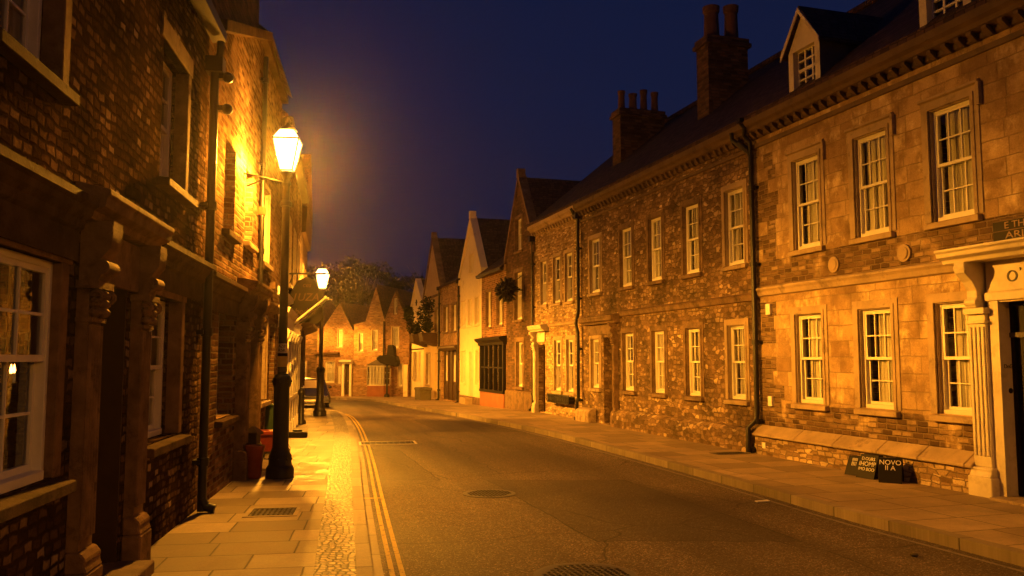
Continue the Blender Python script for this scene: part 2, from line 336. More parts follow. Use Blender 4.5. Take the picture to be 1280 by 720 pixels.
class House:
    def __init__(s, name, label, A, B, zb=None, group=None, cat='house'):
        s.W = math.hypot(B[0] - A[0], B[1] - A[1]); s.zb = zg((A[1] + B[1]) / 2) if zb is None else zb
        s.r = thing(name, label, cat, (A[0], A[1], s.zb), math.atan2(B[1] - A[1], B[0] - A[0]), group); s.holes = []
    def hole(s, x0, x1, z0, z1): s.holes.append(rect(x0, x1, z0, z1))
    def wall(s, outer, mat, D=6.0, reveal=.32, base=-.6, side=True):
        m = MB(); m.sheet(outer, s.holes, 0, reveal)
        xs = [p[0] for p in outer]; x0, x1 = min(xs), max(xs); e0 = max(p[1] for p in outer if p[0] == x0); e1 = max(p[1] for p in outer if p[0] == x1)
        if side:
            m.quad((x0, 0, base), (x0, D, base), (x0, D, e0), (x0, 0, e0)); m.quad((x1, 0, base), (x1, D, base), (x1, D, e1), (x1, 0, e1))
        top = [p for p in outer if p[1] > base + .01]
        m.add([(p[0], D, p[1]) for p in outer], [list(range(len(outer)))])
        return m.build('wall', mat, s.r)
    def prof(s, name, mat, pts, x0, x1, extra=None, bevel=0):
        m = MB().px(pts, x0, x1)
        if extra: extra(m)
        return m.build(name, mat, s.r, bevel)
    def roof_eaves(s, x0, x1, eave, ridge, D=6.4, over=.24, y0=0.0, gable=True, wallmat=None, t=.1):
        m = MB(); yr = y0 + D / 2
        pts = [(y0 - over, eave), (yr, ridge), (y0 + D + over, eave), (y0 + D + over, eave + t), (yr, ridge + t * 1.3), (y0 - over, eave + t)]
        m.px(pts, x0, x1)
        for k in range(int((x1 - x0) / .35)):          # ridge tiles
            m.box(x0 + k * .35, x0 + k * .35 + .33, yr - .09, yr + .09, ridge + t, ridge + t * 1.3 + .08)
        r = m.build('roof', M['roof'], s.r)
        if gable and wallmat:
            g = MB(); 
            for x in (x0 + .02, x1 - .02): g.add([(x, y0, eave - .3), (x, y0 + D, eave - .3), (x, yr, ridge)], [[0, 1, 2]])
            g.build('gable_end', wallmat, s.r)
        return r
    def roof_gable(s, x0, x1, xa, e0, e1, za, D=6.0, over=.12, t=.1):
        m = MB(); m.py([(x0 - over, e0 - over), (xa, za), (x1 + over, e1 - over), (x1 + over, e1 - over + t), (xa, za + t * 1.3), (x0 - over, e0 - over + t)], .22, D)
        return m.build('roof', M['roof'], s.r)
    def coping(s, x0, x1, xa, e0, e1, za, mat, w=.16, fin=True):
        m = MB(); y0, y1 = -.07, .24
        m.py([(x0 - .1, e0 - .05), (xa, za), (xa, za + w * 1.5), (x0 - .1, e0 + w)], y0, y1)
        m.py([(xa, za), (x1 + .1, e1 - .05), (x1 + .1, e1 + w), (xa, za + w * 1.5)], y0, y1)
        m.box(x0 - .16, x0 + .18, y0 - .02, y1, e0 - .3, e0 - .06); m.box(x1 - .18, x1 + .16, y0 - .02, y1, e1 - .3, e1 - .06)
        if fin: m.box(xa - .1, xa + .1, y0 - .02, y1 - .05, za + .1, za + .42)
        return m.build('coping', mat, s.r)
    def window(s, x0, x1, z0, z1, cols=3, rt=2, rb=2, set=.12, sur=.13, smat='trim', sill=.09, cur='side', far=False, split=.5, fmat='white', hole=True, label=None, case=False, hood=False):
        if hole: s.hole(x0, x1, z0, z1)
        f = .045; y = set; m = MB()
        m.box(x0, x0 + f, y, y + .11, z0, z1); m.box(x1 - f, x1, y, y + .11, z0, z1); m.box(x0 + f, x1 - f, y, y + .11, z1 - f, z1); m.box(x0 + f, x1 - f, y - .02, y + .11, z0, z0 + f * 1.3)
        zm = z0 + (z1 - z0) * split; xa, xb = x0 + f, x1 - f
        def sash(mb, za, zb2, rows, yy, b=.035):
            d = .038
            mb.box(xa, xa + b, yy, yy + d, za, zb2); mb.box(xb - b, xb, yy, yy + d, za, zb2); mb.box(xa + b, xb - b, yy, yy + d, za, za + b * 1.2); mb.box(xa + b, xb - b, yy, yy + d, zb2 - b, zb2)
            for i in range(1, cols):
                xc = xa + (xb - xa) * i / cols; mb.box(xc - .0095, xc + .0095, yy + .004, yy + d - .004, za + b * 1.2, zb2 - b)
            for j in range(1, rows):
                zc = za + (zb2 - za) * j / rows; mb.box(xa + b, xb - b, yy + .006, yy + d - .006, zc - .0095, zc + .0095)
        if far: sash(m, zm - .015, z1 - f, rt, y + .015); sash(m, z0 + f * 1.3, zm + .015, rb, y + .058)
        w = m.build('window', M[fmat], s.r, 0 if far else .004)
        if label: w['label'] = label
        if not far:
            a = MB(); sash(a, zm - .02, z1 - f, rt, y + .012); a.build('sash', M[fmat], w)
            a = MB(); sash(a, z0 + f * 1.3, zm + .02, rb, y + .058); a.build('sash', M[fmat], w)
            MB().quad((xa, y + .03, zm), (xb, y + .03, zm), (xb, y + .03, z1 - f), (xa, y + .03, z1 - f)).build('pane', M['glass'], w, recalc=False)
            MB().quad((xa, y + .077, z0 + f), (xb, y + .077, z0 + f), (xb, y + .077, zm), (xa, y + .077, zm)).build('pane', M['glass'], w, recalc=False)
        else:
            MB().quad((xa, y + .065, z0 + f), (xb, y + .065, z0 + f), (xb, y + .065, z1 - f), (xa, y + .065, z1 - f)).build('pane', M['glass'], w, recalc=False)
        if sill: MB().px([(-sill, z0 - .1), (-sill, z0 - .025), (set, z0 - .001), (.0, z0 - .1)], x0 - .1, x1 + .1).build('sill', M[smat], w, .006)
        if sur:
            m = MB()
            for ww, p, q in ((sur, .016, 0), (sur * .42, .03, .0)):
                m.box(x0 - ww, x0 - .002, -p, .004 + q, z0, z1 + ww); m.box(x1 + .002, x1 + ww, -p, .004, z0, z1 + ww); m.box(x0 - .001, x1 + .001, -p + .001, .004, z1 + .002, z1 + ww - .001)
            yy = set - .001
            m.box(x0 - .001, x0 + .014, .005, yy, z0, z1); m.box(x1 - .014, x1 + .001, .005, yy, z0, z1); m.box(x0 + .014, x1 - .014, .005, yy, z1 - .014, z1 + .001)
            if hood: m.px([(0, z1 + sur), (-.05, z1 + sur + .02), (-.05, z1 + sur + .05), (-.0, z1 + sur + .07)], x0 - sur - .02, x1 + sur + .02); m.box(x1 + sur + .002, x1 + sur + .05, -.06, .0, z1 - .16, z1 + sur + .02)
            m.build('surround', M[smat], w)
        if cur:
            m = MB(); yc = set + .118
            def drape(a, b, amp=.012, per=.075):
                n = max(4, int((b - a) / .012)); ph = R.random() * 6; rows = [z0 + .03, z0 + (z1 - z0) * .5, z1 - .03]; vs = []; fs = []
                for zi, z in enumerate(rows):
                    for i in range(n + 1):
                        x = a + (b - a) * i / n; vs.append((x, yc + amp * math.sin(x / per * 6.28 + ph + .25 * zi) + .4 * amp * math.sin(x / per * 14.1 + ph * 2), z))
                for zi in range(2):
                    for i in range(n): o = zi * (n + 1) + i; fs.append([o, o + 1, o + n + 2, o + n + 1])
                m.add(vs, fs)
            W = xb - xa
            if cur == 'side': drape(xa, xa + W * (.36 + R.random() * .1)); drape(xb - W * (.4 + R.random() * .12), xb)
            elif cur == 'net': drape(xa + W * (.1 + .2 * R.random()), xb)
            elif cur == 'full': drape(xa, xb, .01, .11)
            elif cur == 'half': drape(xa + W * .5, xb); drape(xa, xa + W * .16)
            m.build('curtain', M['curtain' if cur != 'half' else 'curtain'], w, smooth=True, recalc=False)
        return w
    def door(s, x0, x1, z0, z1, set=.2, mat='brown_paint', panels=True, hole=True, light=False, label=None):
        if hole: s.hole(x0, x1, z0, z1)
        m = MB().box(x0 + .05, x1 - .05, set, set + .06, z0 + .03, z1 - .05)
        if panels:
            W = x1 - x0 - .1; H = z1 - z0
            for i in range(2):
                for (a, b) in ((.06, .32), (.37, .68), (.73, .93)):
                    xx = x0 + .05 + W * (.1 + .45 * i); m.box(xx, xx + W * .35, set - .016, set + .001, z0 + H * a, z0 + H * b)
        d = m.build('door', M[mat], s.r, .005)
        if label: d['label'] = label
        MB().ball((x1 - .13, set - .05, z0 + (z1 - z0) * .46), .03).tube([(x1 - .13, set - .04, z0 + (z1 - z0) * .46), (x1 - .13, set + .01, z0 + (z1 - z0) * .46)], .012).build('handle', M['brass'], d, smooth=True)
        f = MB(); f.box(x0, x0 + .05, set - .03, set + .09, z0, z1); f.box(x1 - .05, x1, set - .03, set + .09, z0, z1); f.box(x0 + .05, x1 - .05, set - .03, set + .09, z1 - .05, z1)
        f.build('door_frame', M[mat], s.r); return d
    def downpipe(s, x, z0, z1, y=-.09, r=.045, kink=None, hopper=True, name='downpipe'):
        m = MB(); pts = kink or [(x, y, z1), (x, y, z0)]
        m.tube(pts, r, 10)
        zz = z0 + .5
        while zz < z1 - .2:
            m.tube([(x, y, zz), (x, y, zz + .09)], r * 1.35, 10); m.box(x - .09, x + .09, y + r * .5, .0, zz + .02, zz + .07); zz += 1.45
        m.tube([(x, y, z0 + .14), (x, y - .04, z0 + .05), (x, y - .14, z0 + .02)], r * 1.1, 10)
        if hopper: m.pz([(x - .1, -.2), (x + .1, -.2), (x + .1, -.01), (x - .1, -.01)], z1 - .02, z1 + .16)
        return m.build(name, M['metal'], s.r, smooth=True)
    def doorcase(s, xa, xb, pw, z1, zc, proj=.1, eproj=.3, mat='trim_dark', over=.18, flutes=5, scroll=True, base=.4, sides=(True, True)):
        def pil(x):
            m = MB(); m.box(x, x + pw, -proj, 0, base, z1)
            for i in range(flutes):
                c = x + pw * (i + .5) / flutes; m.tube([(c, -proj - .006, base + .08), (c, -proj - .006, z1 - .3)], pw / flutes * .36, 8)
            p = m.build('pilaster', M[mat], s.r)
            b = MB(); b.box(x - .04, x + pw + .04, -proj - .07, 0, -.2, base - .14); b.px([(0, base - .14), (-proj - .07, base - .14), (-proj - .05, base - .09), (-proj - .06, base - .05), (-proj - .02, base), (0, base)], x - .03, x + pw + .03)
            b.build('plinth', M[mat], p, .012)
            c = MB(); c.box(x - .015, x + pw + .015, -proj - .03, 0, z1 - .28, z1 - .25); c.box(x - .03, x + pw + .03, -proj - .07, 0, z1 - .05, z1)
            for j in range(3):
                for k in (-1, 0, 1):
                    c.ball((x + pw * (.5 + .36 * k), -proj - .03 - .02 * (k == 0), z1 - .21 + .06 * j), .045, 8, 5, (1, 1, .8))
            for k in (0, 1): c.tube([(x + pw * k + .0, -proj - .05 + .035 * math.cos(a), z1 - .1 + .035 * math.sin(a)) for a in [i * .7 for i in range(9)]], .016, 6)
            c.build('capital', M[mat], p, smooth=True)
            if scroll:
                q = MB(); q.px([(0, z1), (-proj - .04, z1), (-proj - .07, z1 + .06), (-proj - .04, z1 + .14), (-proj - .12, z1 + .24), (-eproj + .02, z1 + .34), (-eproj + .02, zc - .2), (0, zc - .2)], x + .03, x + pw - .03)
                q.tube([(x + .015, -proj - .07, z1 + .1), (x + pw - .015, -proj - .07, z1 + .1)], .05, 14); q.tube([(x + .0, -proj - .07, z1 + .1), (x + pw, -proj - .07, z1 + .1)], .022, 10); q.tube([(x + .015, -eproj + .06, zc - .25), (x + pw - .015, -eproj + .06, zc - .25)], .042, 12)
                q.build('scroll_bracket', M[mat], p, smooth=True)
        if sides[0]: pil(xa)
        if sides[1]: pil(xb - pw)
        m = MB(); m.px([(0, z1 + .02), (-.05, z1 + .02), (-.05, zc - .22), (0, zc - .22)], xa + pw * .9, xb - pw * .9)
        x0, x1 = xa - over, xb + over
        m.px([(0, zc - .2), (-eproj + .12, zc - .2), (-eproj + .1, zc - .15), (-eproj + .03, zc - .12), (-eproj + .02, zc - .06), (-eproj, zc - .04), (-eproj, zc), (0, zc + .05)], x0, x1)
        m.build('entablature', M[mat], s.r, .004)
    def chimney(s, roof, x0, x1, y0, y1, z0, z1, npots, pr=.13, ph=.72, mat='dark_brick'):
        m = MB().box(x0, x1, y0, y1, z0, z1); m.box(x0 - .07, x1 + .07, y0 - .07, y1 + .07, z1, z1 + .1); m.box(x0 - .03, x1 + .03, y0 - .03, y1 + .03, z1 + .1, z1 + .22)
        c = m.build('chimney', M[mat], roof)
        ob = []
        for i in range(npots):
            y = y0 + (y1 - y0) * (i + .5) / npots; h = ph * (.85 + .3 * R.random()); r = pr * (.9 + .25 * R.random())
            ob.append(MB().lathe([(r * .85, 0), (r * 1.05, .04), (r * .9, .1), (r * .8, h * .8), (r * .95, h * .84), (r, h), (r * .75, h), (r * .7, h - .12)], ((x0 + x1) / 2 + .06 * (R.random() - .5), y, z1 + .22), 14).build('chimney_pot', M['pot_clay'], roof, smooth=True))
        return c

def leaves(mb, c, rad, n, size, rnd=R, flat=.75):
    for _ in range(n):
        while True:
            p = Vector((rnd.uniform(-1, 1), rnd.uniform(-1, 1), rnd.uniform(-1, 1)))
            if p.length < 1: break
        p = p * (.55 + .45 * p.length); q = Vector((c[0] + p.x * rad[0], c[1] + p.y * rad[1], c[2] + p.z * rad[2]))
        d = Vector((rnd.gauss(0, 1), rnd.gauss(0, 1), rnd.gauss(0, .6))).normalized(); u = d.cross(Vector((rnd.gauss(0, 1), rnd.gauss(0, 1), rnd.gauss(0, 1)))).normalized()
        L = size * rnd.uniform(.6, 1.35); w = L * flat * .5
        mb.add([q - d * L * .5, q + u * w, q + d * L * .5, q - u * w], [[0, 1, 2, 3]])

def catmull(P, step=.6):
    out = []
    for i in range(len(P) - 1):
        p0 = Vector(P[max(i - 1, 0)]); p1 = Vector(P[i]); p2 = Vector(P[i + 1]); p3 = Vector(P[min(i + 2, len(P) - 1)])
        n = max(2, int((p2 - p1).length / step))
        for k in range(n):
            t = k / n; out.append(.5 * ((2 * p1) + (-p0 + p2) * t + (2 * p0 - 5 * p1 + 4 * p2 - p3) * t * t + (-p0 + 3 * p1 - 3 * p2 + p3) * t ** 3))
    out.append(Vector(P[-1])); return out
def offs(P, d):
    out = []
    for i, p in enumerate(P):
        t = (P[min(i + 1, len(P) - 1)] - P[max(i - 1, 0)]).normalized(); out.append(Vector((p.x - t.y * d, p.y + t.x * d)))
    return out
def ribbon(A, B, z, mb=None, drop=None):
    mb = mb or MB(); n = len(A)
    va = [(p.x, p.y, zg(p.y) + z) for p in A]; vb = [(p.x, p.y, zg(p.y) + z) for p in B]
    mb.add(va + vb, [[i, i + 1, n + i + 1, n + i] for i in range(n - 1)])
    if drop is not None:
        for V in (va, vb): mb.add(V + [(a, b, c - drop) for a, b, c in V], [[i, i + 1, n + i + 1, n + i] for i in range(n - 1)])
    return mb

# ------------------------------------------------------------------ ground, road, pavements
g = MB().box(-220, 220, -120, 320, -3.2, -3.0); struct(g.build('ground', M['soil']))
ys = [-9 + 1.0 * i for i in range(75)]; xs = [-45 + 3 * i for i in range(21)]
g = MB(); g.add([(x, y, zg(y) - .11) for y in ys for x in xs], [[j * 21 + i, j * 21 + i + 1, (j + 1) * 21 + i + 1, (j + 1) * 21 + i] for j in range(74) for i in range(20)])
struct(g.build('road', M['asphalt'], smooth=True))
LK = catmull([(1.05, -4), (.3, 0), (-1.09, 6.8), (-1.96, 11.2), (-2.99, 16.5), (-4.27, 22.6), (-5.45, 27.4), (-6.2, 29.6), (-7.4, 31.2), (-9.5, 32.3), (-14, 33.2)])
RK = catmull([(8.0, -4), (6.6, .5), (4.49, 7.55), (3.83, 9.6), (3.22, 12.05), (2.17, 15.9), (.63, 21.05), (-2.07, 28.2), (-5.1, 37.5), (-6.7, 42.8), (-8.6, 46.2), (-11, 48.2), (-16, 49.6), (-24, 51)])
struct(ribbon(LK, offs(LK, .13), .002, drop=.3).build('kerb', M['kerb']))
struct(ribbon(offs(LK, .13), offs(LK, .47), -.004).build('cobble_strip', M['cobble']))
inner = offs(LK, .47); wallside = [Vector((min(lline(p.y)[0] - .25, p.x - .6), p.y)) if p.y < 27 else Vector((p.x - 3, min(p.y, 30.6) + .2)) for p in inner]
wallside = [Vector((-5.0 - .155 * (p.y - 7), p.y)) if p.y < 26 else Vector((-9 - (p.y - 26) * .9, min(p.y, 30.5))) for p in inner]
struct(ribbon(inner, wallside, 0).build('pavement', M['flags']))
struct(ribbon(RK, offs(RK, -.15), .002, drop=.3).build('kerb', M['kerb']))
ri = offs(RK, -.15); ro = [Vector((rline(p.y)[0] + .5, p.y)) if p.y < 42 else None for p in ri]
ro = [q if q else Vector((p.x + 4 + (p.y - 42) * .1, p.y + (p.y - 42) * .55)) for p, q in zip(ri, ro)]
struct(ribbon(ri, ro, 0).build('pavement', M['flags_r']))
sel = [p for p in LK if p.y < 31.6 and p.x > -8.2]
struct(ribbon(offs(sel, -.15), offs(sel, -.195), -.106).build('road_marking', M['yellow_line']))
struct(ribbon(offs(sel, -.235), offs(sel, -.28), -.106).build('road_marking', M['yellow_line']))
sel = [p for p in RK if p.y < 40]
struct(ribbon(offs(sel, .13), offs(sel, .18), -.106).build('road_marking', M['white_line']))
struct(ribbon(offs(LK, -.001), offs(LK, -.1), -.107).build('gutter', M['kerb']))
t = [p for p in LK if 11.3 < p.y < 11.9]
struct(MB().quad((-2.2, 11.15, -.105), (-1.72, 11.2, -.105), (-1.72, 11.26, -.105), (-2.2, 11.21, -.105)).build('road_marking', M['yellow_line']))

def manhole(x, y, r, label, z=-.109):
    t = thing('manhole_cover', label, 'manhole cover', (x, y, z), .3, 'manhole covers in the road')
    MB().lathe([(r, 0), (r, .006), (r * .93, .008)], n=36).build('rim', M['lead'], t)
    m = MB().lathe([(r * .9, 0), (r * .9, .007)], n=36)
    for i in range(-6, 7):
        for j in range(-6, 7):
            a, b = i * r / 8, j * r / 8
            if a * a + b * b < (r * .8) ** 2: m.box(a - r * .035, a + r * .035, b - r * .035, b + r * .035, .007, .013)
    m.build('lid', M['iron_cover'], t)
manhole(-.31, 11.6, .36, 'round iron manhole cover in mid carriageway, the smaller-looking one farther up the road')
manhole(.62, 7.25, .44, 'round iron manhole cover at the bottom edge of the photo, the nearer of the two')

def grate(x, y, w, d, label, name, z, rz, cat, frame):
    t = thing(name, label, cat, (x, y, z), rz)
    f = MB(); b = .05
    f.box(-w, w, -d, -d + b, 0, .006); f.box(-w, w, d - b, d, 0, .006); f.box(-w, -w + b, -d + b, d - b, 0, .006); f.box(w - b, w, -d + b, d - b, 0, .006); f.build('frame', M[frame], t)
    MB().box(-w + b, w - b, -d + b, d - b, -.0, .003).build('pit_shade', M['black_paint'], t)  # flat black plate stands for the shade below the bars
    m = MB(); n = 9
    for i in range(n): xx = -w + b + (2 * w - 2 * b) * (i + .5) / n; m.box(xx - .014, xx + .014, -d + b, d - b, .003, .007)
    for i in range(3): yy = -d + b + (2 * d - 2 * b) * (i + .5) / 3; m.box(-w + b, w - b, yy - .012, yy + .012, .0032, .0065)
    m.build('grille', M['iron_cover'], t)
grate(-2.68, 9.6, .29, .29, 'square iron coal-hole grate set into the left pavement flagstones', 'pavement_grate', .001, .15, 'grate', 'kerb')
grate(-2.72, 18.6, .62, .36, 'pale framed drain cover in the road beside the double yellow lines', 'road_drain', zg(18) - .109, .2, 'drain cover', 'stone_paint')
grate(3.98, 15.55, .34, .16, 'small dark drain grating in the right pavement below the long downpipe', 'pavement_drain', .001, .3, 'drain cover', 'lead')
t = MB().pz([(-.1, -.03), (.1, -.035), (.11, .03), (-.09, .028)], 0, .012).build('paper_scrap', M['chalk']); t.location = (3.2, 10.95, -.105); t.rotation_euler = (0, 0, .4)
tag(t, 'white paper scrap lying in the gutter by the right kerb', 'litter')
t = MB().ball((0, 0, .015), .03, 8, 5, (1.4, .9, .6)).build('pebble', M['mossy'], smooth=True); t.location = (3.72, 7.95, -.108)
tag(t, 'small dark stone lying in the road near the right kerb', 'stone')

# ------------------------------------------------------------------ right-hand row
def P(y): return rline(y)
# ashlar house, nearest on the right
h = House('ashlar_townhouse', 'golden ashlar townhouse nearest on the right, with dormers and a white door hood', P(15.65), P(3.0), 0)
W = h.W
curs = ['side', 'net', 'net', 'side', 'half']
for i, (a, b) in enumerate([(1.24, 1.89), (2.82, 3.48), (4.37, 5.03), (6.2, 6.86), (8.2, 8.9), (10.4, 11.1)]):
    h.window(a - .07, b, 3.6, 5.17, 3, 2, 2, .06, .13, 'trim', .08, ['net', 'full', 'net', 'side', 'net', 'side'][i], hood=True)
for i, (a, b) in enumerate([(1.2, 1.85), (2.8, 3.44), (4.33, 4.98), (8.3, 9.0), (10.4, 11.1)]):
    h.window(a - .07, b, .97, 2.48, 3, 2, 2, .06, .13, 'trim', .08, ['net', 'net', 'net', 'side', 'net'][i])
h.hole(5.4, 6.55, 0.02, 2.42)
h.wall([(0, -.6), (W, -.6), (W, 6.12), (0, 6.12)], M['ashlar'], 6.4)
def modil(m, x0=.1, x1=W, z=6.1, p=.15):
    k = x0
    while k < x1 - .1:
        m.px([(-.02, z - .12), (-.07, z - .12), (-p - .02, z - .04), (-p - .02, z + .0), (-.02, z)], k, k + .06 + .02 * R.random()); k += .2 + .06 * R.random()
h.prof('cornice', M['cornice'], [(0, 5.85), (-.05, 5.87), (-.06, 5.94), (-.17, 5.98), (-.2, 6.03), (-.26, 6.07), (-.28, 6.17), (0, 6.19)], 0, W, lambda m: (modil(m, z=5.96), m.px([(0, 5.68), (-.04, 5.68), (-.055, 5.75), (0, 5.76)], 0, W)))
h.prof('string_course', M['trim'], [(0, 2.86), (-.05, 2.88), (-.07, 2.95), (-.1, 2.99), (-.1, 3.02), (0, 3.05)], 0, W)
m = MB(); x = .06
while x < 4.95:
    w = min(.75 + .5 * R.random(), 5.0 - x); m.px([(0, .52), (-.02, .52), (-.23, .37), (-.23, .33), (0, .33)], x, x + w - .012); x += w
m.build('plinth_coping', M['trim'], h.r, .008)
h.prof('plinth', M['rubble_warm'], [(0, -.5), (-.17, -.5), (-.17, .329), (0, .329)], .06, 4.97)
h.prof('plinth', M['rubble_warm'], [(0, -.5), (-.12, -.5), (-.12, .42), (0, .42)], 7.3, W)
for x in (2.2, 3.75):
    m = MB(); m.v = []; m.py([(x + .13 * math.cos(a), 3.24 + .13 * math.sin(a)) for a in [2 * PI * i / 24 for i in range(24)]], -.03, .01); m.py([(x + .09 * math.cos(a), 3.24 + .09 * math.sin(a)) for a in [2 * PI * i / 24 for i in range(24)]], -.045, -.03)
    m.build('roundel', M['trim'], h.r, .004)
# door hood and pilasters
zc = 3.12
for x0 in (4.98, 6.62):
    m = MB(); pw = .27; pj = .17
    m.box(x0, x0 + pw, -pj, .0, .36, 2.28)
    for i in range(4): c = x0 + pw * (.14 + .24 * i); m.box(c - .022, c + .022, -pj - .018, -pj + .001, .5, 2.12)
    m.box(x0 - .02, x0 + pw + .02, -pj - .03, 0, 2.16, 2.2); m.box(x0 - .03, x0 + pw + .03, -pj - .05, 0, 2.28, 2.36)
    p = m.build('pilaster', M['stone_paint'], h.r, .006)
    b = MB(); b.box(x0 - .05, x0 + pw + .05, -pj - .07, 0, -.2, .24); b.px([(0, .24), (-pj - .07, .24), (-pj - .03, .31), (-pj - .04, .345), (-pj - .0, .36), (0, .36)], x0 - .03, x0 + pw + .03); b.build('plinth', M['stone_paint'], p, .01)
    q = MB(); q.px([(0, 2.36), (-pj - .06, 2.36), (-pj - .09, 2.42), (-pj - .05, 2.5), (-pj - .05, 2.58), (-pj - .12, 2.7), (-.4, 2.8), (-.42, 2.88), (-.4, 2.94), (0, 2.94)], x0 + .05, x0 + pw - .06)
    q.tube([(x0 + .04, -pj - .05, 2.43), (x0 + pw - .05, -pj - .05, 2.43)], .05, 12); q.tube([(x0 + .04, -.36, 2.87), (x0 + pw - .05, -.36, 2.87)], .055, 12); q.build('scroll_bracket', M['stone_paint'], p, .006)
m = MB(); m.px([(0, 2.94), (-.36, 2.94), (-.38, 2.99), (-.46, 3.02), (-.47, 3.07), (-.5, 3.09), (-.5, zc), (0, zc + .04)], 4.8, 7.2); m.build('door_hood', M['stone_paint'], h.r, .006)
m = MB(); m.px([(-.0, 2.44), (-.14, 2.44), (-.14, 2.54), (-.1, 2.56), (-.1, 2.938), (0, 2.938)], 5.22, 6.66); m.build('fascia', M['stone_paint'], h.r, .006)
lettering('O', .2, M['lead'], h.r, (5.62, -.106, 2.72), (PI / 2, 0, 0), .006); lettering('’', .16, M['lead'], h.r, (5.74, -.106, 2.76), (PI / 2, 0, 0), .006)
m = MB(); m.box(5.25, 5.401, -.12, .1, 0.02, 2.44); m.box(6.55, 6.62, -.13, .32, 0.02, 2.44); m.box(5.401, 6.55, -.1, .32, 2.42, 2.45); m.build('door_lining', M['stone_paint'], h.r)
h.door(5.402, 6.55, .04, 2.42, .09, 'black_paint', hole=False)
MB().box(5.402, 6.55, .04, .12, 1.98, 2.04).build('transom', M['lead'], h.r)
lettering('DnG', .07, M['black_paint'], h.r, (5.404, .0, 1.62), (PI / 2, 0, PI / 2), .002)
MB().ball((5.404, .02, 1.32), .035, 10, 6, (.3, 1, 1)).build('bell_push', M['black_paint'], h.r, smooth=True)
MB().pz([(5.36, -.36), (6.62, -.36), (6.62, .25), (5.36, .25)], -.1, .035).build('doorstep', M['trim'], h.r, .01)
h.roof_eaves(0, W, 6.17, 9.0, 6.4, .26, wallmat=M['dark_brick'])
def dormer(x0, x1, z0=6.22, ze=6.98, za=7.6):
    m = MB(); y0 = -.2; xc = (x0 + x1) / 2; fw = .13
    f = MB(); f.sheet([(x0, z0), (x1, z0), (x1, ze), (xc, za), (x0, ze)], [rect(x0 + fw, x1 - fw, z0 + .1, ze - .0)], y0, .2); d = f.build('dormer', M['stone_paint'], h.r)
    c = MB(); c.quad((x0 + .01, y0, z0), (x0 + .01, 2.2, z0), (x0 + .01, 2.2, ze), (x0 + .01, y0, ze)); c.quad((x1 - .01, y0, z0), (x1 - .01, 2.2, z0), (x1 - .01, 2.2, ze), (x1 - .01, y0, ze)); c.build('cheek', M['lead'], d)
    r = MB(); r.py([(x0 - .1, ze - .06), (xc, za + .02), (x1 + .1, ze - .06), (x1 + .1, ze), (xc, za + .1), (x0 - .1, ze)], y0 - .08, 2.6); r.build('dormer_roof', M['roof'], d)
    b = MB(); b.py([(x0 - .1, ze - .1), (xc, za - .03), (x1 + .1, ze - .1), (x1 + .1, ze), (xc, za + .06), (x0 - .1, ze)], y0 - .1, y0 - .081); b.build('bargeboard', M['stone_paint'], d); b = MB(); b.box(x0 - .02, x1 + .02, y0 - .05, y0 - .001, z0 - .02, z0 + .05); b.build('sill', M['stone_paint'], d)
    a, bb = x0 + fw, x1 - fw; w = MB(); zl, zh = z0 + .1, ze - .0; yy = y0 + .1
    for k in range(4): xx = a + (bb - a) * k / 3; w.box(xx - .018, xx + .018, yy, yy + .05, zl, zh)
    for k in range(5): zz = zl + (zh - zl) * k / 4; w.box(a, bb, yy + .003, yy + .047, zz - .013 - .012 * (k == 2), zz + .013 + .012 * (k == 2))
    w.build('sash', M['white'], d)
    MB().quad((a, yy + .025, zl), (bb, yy + .025, zl), (bb, yy + .025, zh), (a, yy + .025, zh)).build('pane', M['glass'], d, recalc=False)
    MB().quad((a, yy + .3, zl), (bb, yy + .3, zl), (bb, yy + .3, zh), (a, yy + .3, zh)).build('blind', M['drape'], d, recalc=False)
dormer(1.42, 2.26); dormer(4.42, 5.3); dormer(7.6, 8.6)
h.downpipe(.04, .03, 5.7, -.1, .05, [(-.1, -.28, 6.3), (-.12, -.28, 6.2), (.06, -.1, 6.0), (-.02, -.24, 6.0), (-.22, -.24, 5.95), (-.2, -.2, 5.85), (.0, -.1, 5.62), (.04, -.1, 5.5), (.04, -.1, .75), (.04, -.12, .6), (-.0, -.27, .46), (-.0, -.27, .02)][5:], hopper=False)
MB().tube([(-.3, -.3, 6.05), (-.3, -.28, 5.92), (-.2, -.2, 5.8), (.0, -.11, 5.6)], .045, 8).tube([(.03, -.3, 6.14), (.1, -.27, 6.04), (-.02, -.2, 5.93), (.06, -.12, 5.78), (.04, -.1, 5.55)], .04, 8).box(-.03, .1, -.36, -.26, 6.16, 6.24).build('gutter_outlet', M['metal'], h.r, smooth=True)
for z, s in ((2.62, .1), (.96, .09)):
    MB().box(.32, .32 + s * 1.3, -.06, .0, z - s, z + s).build('meter_box', M['chalk'], h.r, .008)
for x, z in ((.3, .12), (3.05, .1)): MB().box(x, x + .1, -.185, -.169, z, z + .1).build('air_brick', M['chalk'], h.r, .003)
t = thing('street_sign', 'dark street name plate of two lines fixed above the white door hood', 'street sign', (0, 0, 0), 0); t.location = h.r.location; t.rotation_euler = h.r.rotation_euler
MB().box(5.3, 6.2, -.03, -.004, 3.18, 3.44).build('plate', M['black_paint'], t, .004)
m = MB()
for z in (3.172, 3.305, 3.432): m.box(5.29, 6.21, -.036, -.03, z, z + .012)
m.build('rim', M['trim_dark'], t)
lettering('E THINLI', .12, M['sign_gold'], t, (5.75, -.031, 3.372), (PI / 2, 0, 0), .004, sx=1.2); lettering('ARLFD', .12, M['sign_gold'], t, (5.75, -.031, 3.245), (PI / 2, 0, 0), .004, sx=1.5)

